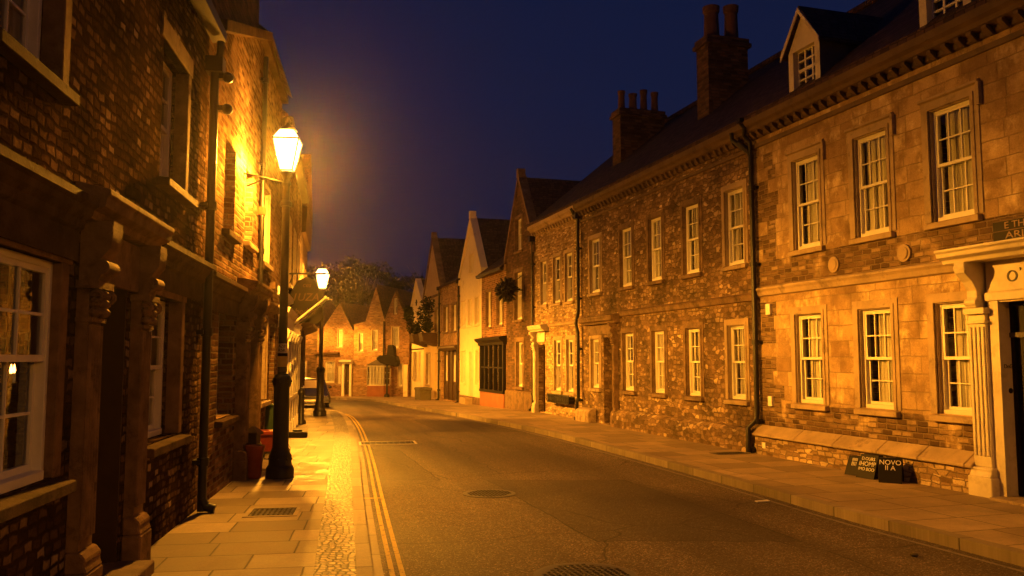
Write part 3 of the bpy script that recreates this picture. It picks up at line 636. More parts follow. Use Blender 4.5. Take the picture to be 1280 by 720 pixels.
# long rubble house
h = House('rubble_townhouse', 'long rubble stone house in mid row with two tall chimneys, beyond the ashlar house', P(24.14), P(15.65), 0); W = h.W
for i, (a, b) in enumerate([(.75, 1.42), (2.8, 3.45), (4.45, 5.07), (6.15, 6.78), (7.87, 8.49)]):
    h.window(a - .06, b, 3.56, 5.06, 3, 2, 2, .06, .12, 'trim_dark' if 0 < i < 4 else 'trim', .08, ['net', 'side', 'full', 'net', 'side'][i])
for i, (a, b) in enumerate([(.72, 1.3), (2.85, 3.5), (4.5, 5.13), (6.12, 6.75), (7.82, 8.44)]):
    h.window(a, b, .94, 2.38 if i else 2.28, 3, 2, 2, .06, .12, 'trim_dark' if 0 < i < 4 else 'trim', .08, ['full', 'net', 'full', 'net', 'net'][i])
h.door(1.58, 2.28, .03, 2.3, .25, 'brown_paint')
h.wall([(0, -.6), (W, -.6), (W, 6.12), (0, 6.12)], M['rubble_dark'], 6.4)
h.prof('cornice', M['cornice'], [(0, 5.85), (-.05, 5.87), (-.06, 5.94), (-.15, 5.98), (-.18, 6.03), (-.24, 6.07), (-.26, 6.17), (0, 6.19)], .002, W - .002, lambda m: (modil(m, .05, W, 5.96, .11), m.px([(0, 5.66), (-.04, 5.66), (-.05, 5.72), (0, 5.73)], .002, W - .002)))
h.prof('string_course', M['trim_dark'], [(0, 2.8), (-.05, 2.82), (-.07, 2.9), (-.09, 2.93), (0, 2.97)], 2.75, W - .002)
m = MB(); n = 26
h.prof('plinth', M['rubble_dark'], [(0, -.5), (-.2, -.5), (-.19, .28), (-.15, .38), (-.06, .43), (0, .44)], 2.5, W - .16)
h.doorcase(.45, 2.52, .14, 2.36, 2.86, .1, .26, 'trim_dark', .1, 2, True, .4, (False, True))
rf = h.roof_eaves(.0, W, 6.17, 9.0, 6.4, .24)
h.chimney(rf, 4.42, 4.98, 1.35, 2.45, 6.4, 9.35, 2, .19, .8)
m = MB()
for k in range(5): x0 = .05 + k * .2; m.px([(0, -.1), (-.24, -.1), (-.24, .26), (-.2, .33), (-.08, .37), (0, .37)], x0, x0 + .185)
t = m.build('stone_step_block', M['trim'], None, .015); t.location = h.r.location; t.rotation_euler = h.r.rotation_euler
tag(t, 'pale stone block of five rounded slabs against the wall beside the dark doorway', 'stone block')

# warm stone house at the lit end
h = House('warm_stone_townhouse', 'bright lamplit stone house at the far end of the cornice, with paired windows', P(28.23), P(24.14), 0); W = h.W
for a, b, z0 in ((.72, 1.3, 3.5), (1.95, 2.58, 3.48), (3.0, 3.62, 3.46)): h.window(a, b, z0, 4.92, 2, 2, 2, .05, .11, 'trim', .07, 'full')
for a, b in ((2.0, 2.6), (3.08, 3.66)): h.window(a, b, .76, 2.32, 2, 2, 2, .05, .11, 'trim', .07, 'full')
h.door(.42, 1.1, .03, 2.2, .2, 'brown_paint')
h.wall([(0, -.6), (W, -.6), (W, 6.12), (0, 6.12)], M['rubble_warm'], 6.4)
h.prof('cornice', M['trim'], [(0, 5.83), (-.05, 5.86), (-.06, 5.94), (-.15, 5.98), (-.18, 6.03), (-.24, 6.07), (-.26, 6.17), (0, 6.19)], 0, W - .002, lambda m: modil(m, .05, W, 5.96, .11))
h.prof('string_course', M['trim'], [(0, 2.74), (-.05, 2.76), (-.07, 2.82), (0, 2.86)], 1.45, W + .0)
h.doorcase(.2, 1.34, .2, 2.26, 2.82, .1, .3, 'stone_paint', .1, 2, True, .3, (True, False))
rf = h.roof_eaves(.06, W, 6.17, 9.0, 6.4, .24, wallmat=M['dark_brick'])
h.chimney(rf, 3.66, 4.24, 1.3, 2.75, 6.6, 9.0, 4, .13, .62)
h.downpipe(W - .03, .02, 5.8, -.09, .05, [(W - .12, -.26, 6.1), (W - .1, -.2, 5.95), (W - .03, -.09, 5.8), (W - .03, -.09, 3.1), (W + .02, -.14, 2.95), (W - .1, -.14, 2.75), (W - .02, -.11, 2.45), (W - .02, -.11, .62), (W - .08, -.13, .5), (W - .08, -.13, .03)])
h.downpipe(.03, .02, 5.7, -.08, .04)
t = thing('window_guard', 'black iron window-box guard under the paired windows of the lit house', 'railing'); t.location = h.r.location; t.rotation_euler = h.r.rotation_euler
m = MB(); m.box(1.85, 3.78, -.22, -.2, .64, .67); m.box(1.85, 3.78, -.22, -.2, .4, .43)
for k in range(26):
    x = 1.87 + k * .0755; m.tube([(x, -.21, .4), (x + (.03 if k % 2 else -.03), -.235, .53), (x, -.21, .66)], .012, 5)
for x in (1.85, 3.76): m.box(x, x + .02, -.2, -.001, .5, .53)
m.build('rails', M['metal'], t); MB().box(1.9, 3.72, -.19, -.01, .42, .62).build('trough', M['black_paint'], t)

# tall brick gable
h = House('brick_gable_house', 'tall dark brick house with one steep gable beside the lit stone house', P(31.39), P(28.23)); W = h.W - .01
h.window(1.2, 1.95, 5.68, 6.85, 2, 2, 2, .1, .1, 'trim_dark', .06, 'full', True)
h.window(1.1, 2.0, 3.2, 4.9, 3, 2, 2, .1, .14, 'trim_dark', .08, 'full', True)
h.window(1.28, 2.05, .82, 2.4, 2, 2, 2, .1, .16, 'trim_dark', .08, 'full', True)
h.wall([(0, -.6), (W, -.6), (W, 5.7), (1.65, 8.2), (0, 5.4)], M['dark_brick'], 6.4)
h.roof_gable(0, W, 1.65, 5.4, 5.7, 8.2, 8); h.coping(0, W, 1.65, 5.4, 5.7, 8.2, M['trim_dark'])
h.prof('plinth', M['trim_dark'], [(0, -.4), (-.06, -.4), (-.06, .62), (0, .66)], 0, W)
ob = thing('star_sign', 'black spiked sun-shaped hanging ornament projecting from the brick gable', 'hanging sign', (0, 0, 0)); ob.location = h.r.location; ob.rotation_euler = h.r.rotation_euler
c = Vector((2.1, -.62, 4.18)); m = MB(); m.ball(c, .3, 14, 8)
Rr = random.Random(3)
for k in range(150):
    d = Vector((Rr.gauss(0, 1), Rr.gauss(0, .7), Rr.gauss(0, 1))).normalized(); L = .4 + .1 * Rr.random(); m.tube([c + d * .2, c + d * L], [.04, .02], 5)
m.build('spikes', M['metal'], ob); MB().tube([(2.1, .0, 4.2), (2.1, -.62, 4.2)], .025, 6).tube([(2.1, .0, 4.75), (2.1, -.6, 4.3)], .014, 6).build('bracket', M['metal'], ob)

# brick shop
h = House('brick_shop', 'narrow brick house with a black bow-barred shopfront over a red panel', P(34.84), P(31.39), cat='shop'); W = h.W - .01
h.window(.75, 1.5, 3.15, 4.58, 2, 2, 2, .1, .1, 'trim_dark', .06, 'full', True); h.window(2.35, 3.15, 3.18, 4.64, 2, 2, 2, .1, .1, 'trim_dark', .06, 'full', True)
h.hole(.2, W - .1, .66, 2.4)
h.wall([(0, -.6), (W, -.6), (W, 5.35), (0, 5.3)], M['red_brick'], 6.2); h.roof_eaves(.1, W, 5.25, 7.6, 6.2, .2)
h.prof('gutter', M['metal'], [(-.14, 5.18), (-.26, 5.2), (-.27, 5.3), (-.14, 5.3)], 0, W)
s = MB(); x0, x1 = .12, W - .03
s.box(x0, x0 + .12, -.12, .1, .6, 2.42); s.box(x1 - .12, x1, -.12, .1, .6, 2.42); s.box(x0, x1, -.14, .06, .56, .66)
for k in range(1, 5): xx = x0 + (x1 - x0) * k / 5; s.box(xx - .05, xx + .05, -.1, .04, .66, 2.4)
s.box(x0 + .12, x1 - .12, -.09, .02, 1.5, 1.56); s.px([(0.05, 2.4), (-.14, 2.4), (-.16, 2.5), (-.3, 2.6), (-.32, 2.68), (0, 2.74)], x0 - .15, x1 + .1)
sf = s.build('shopfront', M['black_paint'], h.r, .006); MB().quad((x0, -.03, .66), (x1, -.03, .66), (x1, -.03, 2.4), (x0, -.03, 2.4)).build('pane', M['glass'], sf, recalc=False)
MB().box(x0, x1, -.1, -.0, -.4, .56).build('stall_riser', M['red_panel'], h.r, .01)

# cream gable
h = House('cream_gable_house', 'bright cream rendered house with a steep gable in mid street', P(38.52), P(34.84)); W = h.W - .01
h.window(1.8, 2.4, 5.7, 6.5, 2, 2, 2, .08, .06, 'cream', .05, 'full', True)
for a, b in ((.32, 1.0), (1.6, 2.2), (2.8, 3.45)): h.window(a, b, 3.42, 4.55, 2, 2, 2, .08, .06, 'cream', .05, 'full', True)
for a, b in ((.36, 1.05), (2.95, 3.6)): h.window(a, b, .88, 2.3, 2, 2, 2, .08, .06, 'cream', .05, 'full', True)
h.door(1.7, 2.5, .3, 2.25, .1, 'stone_paint')
h.wall([(0, -.6), (W, -.6), (W, 5.6), (2.05, 8.0), (0, 5.6)], M['cream'], 6.4); h.roof_gable(0, W, 2.05, 5.6, 5.6, 8.0, 8); h.coping(0, W, 2.05, 5.6, 5.6, 8.0, M['cream'], .14, True)
h.prof('plinth', M['trim_dark'], [(0, -.4), (-.05, -.4), (-.05, .3), (0, .33)], 0, W)
MB().box(1.6, 2.6, -.4, -.05, -.3, .28).build('doorstep', M['trim'], h.r, .02)
# brick with dark door
h = House('brick_door_house', 'narrow red brick house with a wide dark panelled shop door', P(42.52), P(38.52)); W = h.W - .01
for a, b in ((.75, 1.7), (2.55, 3.5)): h.window(a, b, 3.35, 4.6, 2, 2, 2, .1, .1, 'trim_dark', .06, 'full', True)
h.hole(.3, 3.85, .05, 2.4)
h.wall([(0, -.6), (W, -.6), (W, 5.65), (0, 5.62)], M['tan_brick'], 6.2); h.roof_eaves(.1, W, 5.55, 7.4, 6.2, .2)
s = MB(); s.box(.3, 3.85, .16, .22, .05, 2.4); 
for k in range(4): xx = .42 + .86 * k; s.box(xx, xx + .1, .08, .161, .05, 2.4); s.box(xx + .2, xx + .72, .12, .161, .2, .8)
s.px([(0.0, 2.42), (-.08, 2.42), (-.22, 2.55), (-.22, 2.62), (0, 2.68)], .15, 4.0); s.build('shop_door', M['brown_paint'], h.r, .006)
m = MB()
for k in (0, 2): xx = .62 + .86 * k; m.quad((xx, .155, .95), (xx + .56, .155, .95), (xx + .56, .155, 2.2), (xx, .155, 2.2))
m.build('blind', M['curtain'], h.r, recalc=False)
h.downpipe(W - .06, .0, 5.5, -.07, .04)
# gable with planters
h = House('ochre_gable_house', 'dull ochre house with a tall gable carrying two leafy wall planters', P(46.76), P(42.52)); W = h.W - .01
for a, b in ((1.3, 2.0), (3.0, 3.75)): h.window(a, b, 3.5, 4.7, 2, 2, 2, .1, .08, 'trim', .06, 'full', True)
h.window(.8, 1.8, .75, 2.4, 2, 2, 2, .1, .08, 'trim', .06, 'full', True); h.door(3.0, 3.85, .1, 2.4, .15, 'stone_paint')
h.wall([(0, -.6), (W, -.6), (W, 5.75), (2.3, 8.45), (0, 5.5)], M['yellow'], 6.4); h.roof_gable(0, W, 2.3, 5.5, 5.75, 8.45, 8); h.coping(0, W, 2.3, 5.5, 5.75, 8.45, M['trim_dark'])
MB().box(.1, .6, .6, 1.3, 5.4, 7.6).box(.05, .65, .55, 1.35, 7.6, 7.72).build('chimney', M['dark_brick'], h.r)
h.prof('string_course', M['trim_dark'], [(0, 5.35), (-.05, 5.37), (-.05, 5.45), (0, 5.48)], 0, W); h.downpipe(W - .1, .0, 5.6, -.07, .05)
RL = random.Random(5)
for i, (x, z, lab) in enumerate([(.55, 2.75, 'wall planter with a straggling dark shrub, farther of the pair on the ochre gable'), (3.2, 2.75, 'wall planter with taller dark bushes, nearer of the pair on the ochre gable')]):
    t = thing('wall_planter', lab, 'planter', (0, 0, 0), 0, 'wall planters on the ochre gable'); t.location = h.r.location; t.rotation_euler = h.r.rotation_euler
    MB().px([(-.02, z), (-.75, z + .25), (-.85, z + .7), (-.02, z + .7)], x - .5, x + .5).build('trough', M['wood_post'], t, .02)
    m = MB(); st = MB()
    for (dx, dy, dz, r) in ([(-.1, -.7, 1.1, .4), (-.2, -.9, 1.7, .34), (.2, -1.0, 2.0, .3), (-.1, -.5, .95, .3)] if i == 0 else [(-.3, -.6, 1.2, .5), (.0, -.6, 1.75, .5), (.3, -.5, 2.2, .42), (.5, -.5, 1.0, .3)]):
        leaves(m, (x + dx, dy, z + dz), (r, r, r), 260, .13, RL); st.tube([(x, -.4, z + .65), (x + dx * .6, dy * .8, z + dz * .7), (x + dx, dy, z + dz)], [.03, .02, .01], 5)
    m.build('foliage', M['leaf'], t, recalc=False); st.build('stem', M['bark'], t)
# little cream house
h = House('pale_cottage', 'small pale yellow cottage with a narrow gable at the end of the right-hand row', P(50.88), P(46.76)); W = h.W - .01
for k in range(3): h.window(1.0 + .95 * k, 1.55 + .95 * k, 1.0, 2.6, 2, 2, 2, .1, .08, 'cream', .05, 'full', True)
h.wall([(0, -.6), (W, -.6), (W, 5.0), (2.0, 6.75), (0, 4.9)], M['cream'], 6.4); h.roof_gable(0, W, 2.0, 4.9, 5.0, 6.75, 7); MB().box(1.7, 2.3, 4.5, 5.2, 6.2, 7.9).box(1.65, 2.35, 4.45, 5.25, 7.9, 8.0).build('chimney', M['dark_brick'], h.r); h.coping(0, W, 2.0, 4.9, 5.0, 6.75, M['cream'], .1, False)
h.prof('string_course', M['metal'], [(0, 2.72), (-.06, 2.73), (-.06, 2.78), (0, 2.8)], 0, W)
MB().box(1.9, 2.1, -.04, .0, 5.3, 5.65).box(1.75, 2.25, -.04, -.001, 5.45, 5.52).build('iron_tie', M['metal'], h.r)
t = MB().pz([(-.55, -.3), (.55, -.3), (.5, .3), (-.5, .3)], 0, .62).pz([(-.58, -.33), (.58, -.33), (.58, .33), (-.58, .33)], .5, .64).build('stone_trough', M['mossy'], None, .03)
t.location = (-4.55, 43.3, zg(43) - .02); t.rotation_euler = (0, 0, -1.2); tag(t, 'mossy stone trough on the pavement below the leafy wall planters', 'trough')

# far houses facing the camera
A0, B0 = Vector((-14, 52.2)), Vector((-6.05, 50.2)); dv = (B0 - A0).normalized()
def FP(u): p = A0 + dv * u; return (p.x, p.y)
h = House('red_gable_house', 'far red brick house with a steep gable and slit window, behind the black canopy sign', FP(6.52), FP(8.1)); W = h.W
h.window(.5, .92, 2.9, 4.15, 2, 2, 2, .07, .07, 'trim', .05, 'full', True); h.window(.58, .8, 4.9, 5.9, 1, 2, 1, .07, .04, 'trim_dark', 0, None, True); h.window(.9, 1.2, .6, 1.95, 2, 2, 2, .07, .05, 'trim', .05, 'full', True)
h.wall([(0, -.6), (W, -.6), (W, 4.2), (.66, 6.3), (.0, 4.6)], M['red_brick'], 6.4)
m = MB(); m.py([(-.02, 4.5), (.66, 6.32), (W + .1, 4.1), (W + .1, 4.22), (.66, 6.48), (-.02, 4.62)], .2, 5); m.build('roof', M['roof'], h.r)
MB().box(1.26, 1.52, -.06, .02, -.2, 1.9).build('side_door', M['cream'], h.r)
h = House('bay_window_house', 'far tan brick house with a steep gable over a lamplit white bay window', FP(4.52), FP(6.51)); W = h.W
for a, b, z0, z1 in ((.35, .62, 2.7, 3.8), (1.22, 1.56, 2.75, 4.0)): h.window(a, b, z0, z1, 2, 2, 2, .07, .07, 'trim', .05, 'full', True)
h.hole(1.1, 1.9, .75, 1.8)
h.wall([(0, -.6), (W, -.6), (W, 4.6), (1.42, 6.6), (.75, 4.5), (0, 4.35)], M['tan_brick'], 6.4)
m = MB(); m.py([(.65, 4.3), (1.42, 6.62), (2.02, 4.5), (2.02, 4.62), (1.42, 6.78), (.6, 4.4)], .2, 5); m.build('roof', M['roof'], h.r)
MB().add([(0, .1, 4.33), (.8, .1, 4.48), (.8, 3, 6.2), (0, 3, 6.2)], [[0, 1, 2, 3]]).build('lean_roof', M['roof'], h.r)
MB().tube([(1.98, -.06, 4.5), (1.98, -.06, 1.9)], .05, 8).build('downpipe', M['metal'], h.r)
m = MB(); bx = [(.95, 0), (1.15, -.5), (2.2, -.5), (2.4, 0)]; m.pz(bx, -.4, .66); m.build('bay_base', M['red_panel'], h.r)
m = MB(); m.pz(bx, .661, .72); m.pz(bx, 1.76, 1.86)
def bars(p, q, n):
    for k in range(n + 1):
        x = p[0] + (q[0] - p[0]) * k / n; y = p[1] + (q[1] - p[1]) * k / n; m.box(x - .022, x + .022, y - .022, y + .022, .72, 1.76)
    for z in (1.07, 1.42): m.tube([(p[0], p[1], z), (q[0], q[1], z)], .016, 4)
bars(bx[0], bx[1], 2); bars(bx[1], bx[2], 5); bars(bx[2], bx[3], 2); bw = m.build('bay_window', M['white'], h.r)
m = MB()
for p, q in ((bx[0], bx[1]), (bx[1], bx[2]), (bx[2], bx[3])): m.quad((p[0], p[1] + .02, .72), (q[0], q[1] + .02, .72), (q[0], q[1] + .02, 1.76), (p[0], p[1] + .02, 1.76))
m.build('pane', M['glass'], bw, recalc=False)
m = MB(); m.quad((1.15, -.3, .72), (2.2, -.3, .72), (2.2, -.3, 1.76), (1.15, -.3, 1.76)); m.build('blind', M['curtain'], bw, recalc=False)
m = MB(); v = [(.87, 0, 1.86), (1.1, -.6, 1.86), (2.25, -.6, 1.86), (2.48, 0, 1.86), (1.5, 0, 2.2), (1.85, 0, 2.2)]; m.add(v, [[0, 1, 4], [1, 2, 5, 4], [2, 3, 5], [0, 1, 2, 3]]); m.build('bay_roof', M['lead'], bw)
h = House('far_brick_cottage', 'far low brick cottage with a white doorcase, left of the bay window house', FP(2.1), FP(4.5)); W = h.W
h.window(1.4, 1.68, 3.0, 4.05, 2, 2, 2, .07, .06, 'trim', .05, 'full', True); h.window(.55, 1.2, .8, 2.1, 3, 2, 2, .07, .06, 'trim', .05, 'full', True); h.window(1.4, 1.62, .75, 1.85, 2, 2, 2, .07, .05, 'trim', .04, 'full', True); h.door(1.9, 2.2, .1, 1.9, .1, 'wood_post')
h.wall([(0, -.6), (W, -.6), (W, 3.95), (1.45, 5.65), (.4, 4.2), (0, 4.1)], M['red_brick'], 6.4)
h.roof_gable(.3, W, 1.45, 4.1, 3.95, 5.6, 6); m = MB(); m.box(1.72, 1.88, -.12, 0, -.3, 2.0); m.box(2.22, 2.36, -.12, 0, -.3, 2.0); m.px([(0, 1.95), (-.14, 1.95), (-.35, 2.08), (-.35, 2.16), (0, 2.2)], 1.62, 2.42); m.build('door_surround', M['white'], h.r)
MB().px([(0, 2.5), (-.3, 2.55), (-.3, 2.6), (0, 2.66)], -.1, 1.5).build('pent_board', M['wood_post'], h.r)
h = House('far_gable_house', 'dim far house mostly behind the second lamp, dark steep gable', FP(-2.8), FP(2.08)); W = h.W
h.window(3.4, 4.2, .8, 2.1, 3, 2, 2, .07, .06, 'trim', .05, 'full', True); h.window(3.3, 3.8, 3.0, 4.1, 2, 2, 2, .07, .06, 'trim', .05, 'full', True); h.window(1.0, 1.8, .8, 2.1, 3, 2, 2, .07, .06, 'trim', .05, 'full', True)
h.wall([(0, -.6), (W, -.6), (W, 4.0), (2.6, 6.3), (0, 4.0)], M['dark_brick'], 6.4); h.roof_gable(0, W, 2.6, 4.0, 4.0, 6.3, 6)

# black canopy sign on a post
t = thing('canopy_sign', 'black boat-shaped sign canopy on a post in front of the far pale cottage', 'sign', (-7.25, 49.0, zg(49)), -.25)
MB().tube([(0, 0, 0), (0, 0, 2.2)], .06, 10).lathe([(.16, 0), (.16, .12), (.08, .2)], n=12).build('post', M['metal'], t)
MB().py([(-.6, 2.22), (-.35, 1.98), (.1, 1.85), (.6, 1.75), (.72, 2.05), (.6, 2.35), (.1, 2.42), (-.4, 2.4)], -.3, .3).build('canopy', M['black_paint'], t, .04)
MB().py([(.02, 2.4), (.5, 2.33), (.48, 2.9), (.3, 3.02), (.08, 3.0)], -.2, .2).build('finial_block', M['black_paint'], t, .03)

# ------------------------------------------------------------------ left-hand row
O = lline(2.0); E2 = lline(17.0)
def LP(u): d = Vector((-.155, 1)).normalized(); return (O[0] + d.x * u, O[1] + d.y * u)
h = House('left_stone_house', 'dark rough stone house nearest on the left, with a carved doorcase and big sash window', LP(0), LP(7.75), 0)
h.window(1.75, 3.46, .95, 2.33, 4, 2, 2, .05, 0, 'soot', .12, None, split=.55, label='large ground-floor sash window with a lit hanging lamp behind it')
h.window(2.35, 3.3, 3.45, 5.0, 3, 2, 2, .13, 0, 'soot', .09, 'half')
h.window(5.55, 6.8, .95, 2.3, 3, 2, 2, .16, 0, 'soot', .12, 'full')
h.window(5.75, 6.75, 3.4, 4.72, 3, 2, 2, .16, 0, 'soot', .12, 'full')
h.hole(4.08, 4.9, .02, 2.3)
h.wall([(-1.5, -.6), (7.75, -.6), (7.75, 5.55), (-1.5, 5.55)], M['left_stone'], 5.0, .23)
for (a, b, z0, z1) in ((1.75, 3.46, .95, 2.33), (2.35, 3.3, 3.45, 5.0), (5.55, 6.8, .95, 2.3), (5.75, 6.75, 3.4, 4.72)):
    MB().box(b - .003, b + .12, -.012, .13, z0 - .0, z1).box(a - .1, b + .17, -.016, .1, z1, z1 + .2).build('window_dressing', M['pilaster_stone'], h.r, .008)
ent = [(0, 2.36), (-.04, 2.36), (-.04, 2.56), (-.07, 2.58), (-.08, 2.63), (-.12, 2.67), (-.13, 2.71), (-.16, 2.73), (-.16, 2.78), (0, 2.83)]
h.prof('cornice', M['soot'], ent, -1.5, 3.64); h.prof('cornice', M['soot'], ent, 5.47, 7.75)
h.doorcase(3.76, 5.3, .27, 2.24, 2.86, .08, .23, 'pilaster_stone', .12, 5, True, .42)
h.door(4.08, 4.9, .04, 2.3, .22, 'brown_paint', hole=False); MB().box(4.079, 4.1, .002, .19, .02, 2.3).box(4.88, 4.901, .002, .19, .02, 2.3).box(4.1, 4.88, .002, .19, 2.28, 2.301).build('door_lining', M['brown_paint'], h.r)
MB().pz([(4.04, -.28), (4.94, -.28), (4.94, .3), (4.04, .3)], -.1, .1).build('doorstep', M['trim_dark'], h.r, .012)
h.roof_eaves(-1.5, 7.72, 5.5, 8.0, 5.0, .12)
h.prof('gutter', M['metal'], [(-.05, 5.42), (-.2, 5.44), (-.21, 5.54), (-.18, 5.55), (-.05, 5.5)], -1.5, 7.7)
h.downpipe(7.62, .02, 5.05, -.1, .05); MB().tube([(7.6, -.16, 5.4), (7.58, -.16, 5.25), (7.62, -.1, 5.1)], .045, 8).build('swan_neck', M['metal'], h.r, smooth=True)
for z in (5.0, 4.62): MB().ball((7.66, -.24, z), .07, 10, 6, (1.3, 1, .9)).box(7.6, 7.7, -.2, -.12, z - .03, z + .03).build('floodlight', M['metal'], h.r, smooth=True)
c = thing('hanging_candle_lamp', 'small lit candle chandelier glowing behind the big left sash window', 'chandelier', (0, 0, 0)); c.location = h.r.location; c.rotation_euler = h.r.rotation_euler
cx, cy, cz = 4.55, .75, 1.6
MB().tube([(cx, cy, 5.3), (cx, cy, cz - .1)], .008, 6).tube([(cx + .16 * math.cos(a), cy + .16 * math.sin(a), cz - .08) for a in [i * PI / 8 for i in range(17)]], .012, 6).build('frame', M['brass'], c)
for k in range(5):
    a = k * 2 * PI / 5; MB().lathe([(.008, 0), (.013, .02), (.009, .045), (.002, .07)], (cx + .16 * math.cos(a), cy + .16 * math.sin(a), cz - .0), 8).build('flame', M['flame'], c, smooth=True)
    MB().lathe([(.014, -.08), (.014, 0)], (cx + .16 * math.cos(a), cy + .16 * math.sin(a), cz), 8).build('candle', M['chalk'], c)

h = House('left_tall_house', 'taller brick house behind the first street lamp on the left, under a dark chimney wall', LP(7.75), LP(14.9), 0); W = h.W
h.window(1.1, 2.2, .95, 2.36, 3, 2, 2, .2, 0, 'soot', .1, 'half'); h.window(1.2, 2.0, 3.42, 4.62, 2, 2, 2, .2, 0, 'soot', .1, 'full')
h.hole(2.86, 3.6, .03, 2.3); h.window(4.6, 5.6, 1.0, 2.4, 3, 2, 2, .12, .1, 'trim', .1, 'full'); h.window(4.6, 5.5, 3.4, 4.7, 3, 2, 2, .12, .1, 'trim', .1, 'full'); h.window(2.9, 3.6, 3.5, 4.6, 2, 2, 2, .12, 0, 'trim', .1, 'full'); h.door(6.1, 6.85, .1, 2.4, .15, 'stone_paint')
h.wall([(0, -.6), (W, -.6), (W, 6.9), (3.95, 7.0), (0, 5.6)], M['left_brick'], 5.0, .34)
ent2 = [(z[0], z[1] - .06) for z in ent]
h.prof('cornice', M['soot'], ent2, 0, 2.38); h.prof('cornice', M['trim_dark'], [(0, 2.6), (-.08, 2.63), (-.12, 2.7), (0, 2.74)], 4.3, W)
h.doorcase(2.45, 4.02, .34, 2.24, 2.84, .12, .3, 'pilaster_stone', .08, 4, True, .42); h.door(2.86, 3.6, .05, 2.3, .28, 'brown_paint', hole=False)
MB().pz([(2.8, -.2), (3.66, -.2), (3.66, .28), (2.8, .28)], -.1, .08).build('doorstep', M['trim_dark'], h.r, .01)
m = MB(); m.py([(-.0, 5.6), (3.95, 7.0), (3.95, 7.14), (0, 5.74)], -.2, .0); m.py([(3.95, 7.0), (W, 6.9), (W, 7.02), (3.95, 7.14)], -.12, .0); m.build('shadow_band', M['soot'], h.r)  # projecting band added to keep lamplight off the wall above
MB().py([(.05, 5.8), (3.9, 7.1), (3.9, 11.0), (.05, 11.0)], .02, 3.0).build('chimney_wall', M['dark_brick'], h.r)
MB().add([(3.9, -.2, 7.1), (W, -.2, 7.02), (W, 2.5, 9.0), (3.9, 2.5, 9.1), (W, 5, 7), (3.9, 5, 7)], [[0, 1, 2, 3], [3, 2, 4, 5]]).build('roof', M['roof'], h.r)
for x, z in ((4.2, 3.2), (4.15, 4.1), (5.8, 3.0)): MB().box(x, x + .1, -.12, 0, z, z + .14).build('corbel', M['soot'], h.r, .01)
h.downpipe(4.2, .05, 6.8, -.07, .04, hopper=False)

A = LP(14.9); B = (-6.42, 25.4)
h = House('white_shopfront_house', 'left-hand house with a white pilastered shopfront beyond the first lamp', A, B, 0, cat='shop'); W = h.W
h.hole(.6, 5.6, .85, 2.3); h.hole(6.2, 7.0, .05, 2.3)
for k in range(4): h.window(.9 + 2.0 * k, 1.6 + 2.0 * k, 3.5, 5.0, 3, 2, 2, .1, .1, 'trim', .08, 'full', True)
h.wall([(0, -.6), (W, -.6), (W, 6.6), (0, 6.6)], M['left_brick'], 5.0)
s = MB()
for k in range(6): x = .5 + 1.02 * k; s.box(x, x + .16, -.14, .1, .0, 2.36); s.box(x - .02, x + .18, -.17, 0, 0, .3); s.px([(0, 2.1), (-.17, 2.1), (-.24, 2.3), (-.17, 2.36), (0, 2.36)], x - .02, x + .18)
for k in range(5):
    for j in (1, 2): x = .66 + 1.02 * k + .86 * j / 3; s.box(x - .015, x + .015, -.06, -.02, .88, 2.3)
s.box(.66, 5.6, -.14, -.0, .76, .86); s.px([(0, 2.36), (-.15, 2.36), (-.15, 2.62), (-.22, 2.7), (-.24, 2.77), (0, 2.82)], .3, 6.0)
sf = s.build('shopfront', M['white'], h.r, .006); m = MB().box(.66, 5.6, -.08, 0, -.2, .76); m.build('stall_riser', M['stone_paint'], sf)
MB().quad((.66, -.04, .86), (5.6, -.04, .86), (5.6, -.04, 2.32), (.66, -.04, 2.32)).build('pane', M['glass'], sf, recalc=False); MB().quad((.66, .3, .86), (5.6, .3, .86), (5.6, .3, 2.32), (.66, .3, 2.32)).build('blind', M['drape'], sf, recalc=False)
h.door(6.2, 7.0, .05, 2.3, .15, 'black_paint', hole=False)
h.roof_eaves(0, W, 6.6, 8.6, 5.0, .12); h.prof('gutter', M['black_paint'], [(-.02, 6.44), (-.2, 6.48), (-.22, 6.64), (-.125, 6.66), (-.02, 6.6)], 0, W)
h.prof('cornice', M['white'], [(0, 3.0), (-.1, 3.05), (-.12, 3.14), (0, 3.18)], 0, W)
MB().px([(0, 2.5), (-.13, 2.56), (-.16, 2.64), (0, 2.7)], 6.1, 7.3).box(6.08, 6.2, -.12, 0, .0, 2.5).box(7.0, 7.14, -.12, 0, .0, 2.5).build('door_surround', M['white'], h.r)
C = (-7.36, 30.0)
h = House('left_corner_house', 'dark timber-trimmed house on the left corner past the white shopfront', B, C); W = h.W
h.window(1.2, 2.4, .9, 2.4, 3, 2, 2, .1, .1, 'white', .08, 'full', True); h.window(1.2, 2.2, 3.3, 4.7, 3, 2, 2, .1, .1, 'trim', .08, 'full', True); h.window(3.2, 4.0, 3.3, 4.7, 3, 2, 2, .1, .1, 'trim', .08, 'full', True); h.door(3.3, 4.1, .05, 2.3, .15, 'wood_post')
h.wall([(0, -.6), (W, -.6), (W, 6.4), (0, 6.4)], M['dark_brick'], 6.5)
MB().py([(-.1, 6.4), (W + .1, 6.4), (W + .1, 7.0), (W / 2, 8.6), (-.1, 7.0)], -.15, 6.4).build('roof', M['roof'], h.r)
m = MB(); m.box(.3, .45, -.12, 0, -.3, 2.6); m.px([(0, 2.6), (-.2, 2.66), (-.4, 2.75), (-.4, 2.85), (0, 2.92)], .1, W + .05); m.build('porch_frame', M['wood_post'], h.r)
h.prof('eaves_board', M['wood_post'], [(0, 5.6), (-.12, 5.62), (-.14, 6.0), (-.16, 6.39), (0, 6.39)], 0, W)

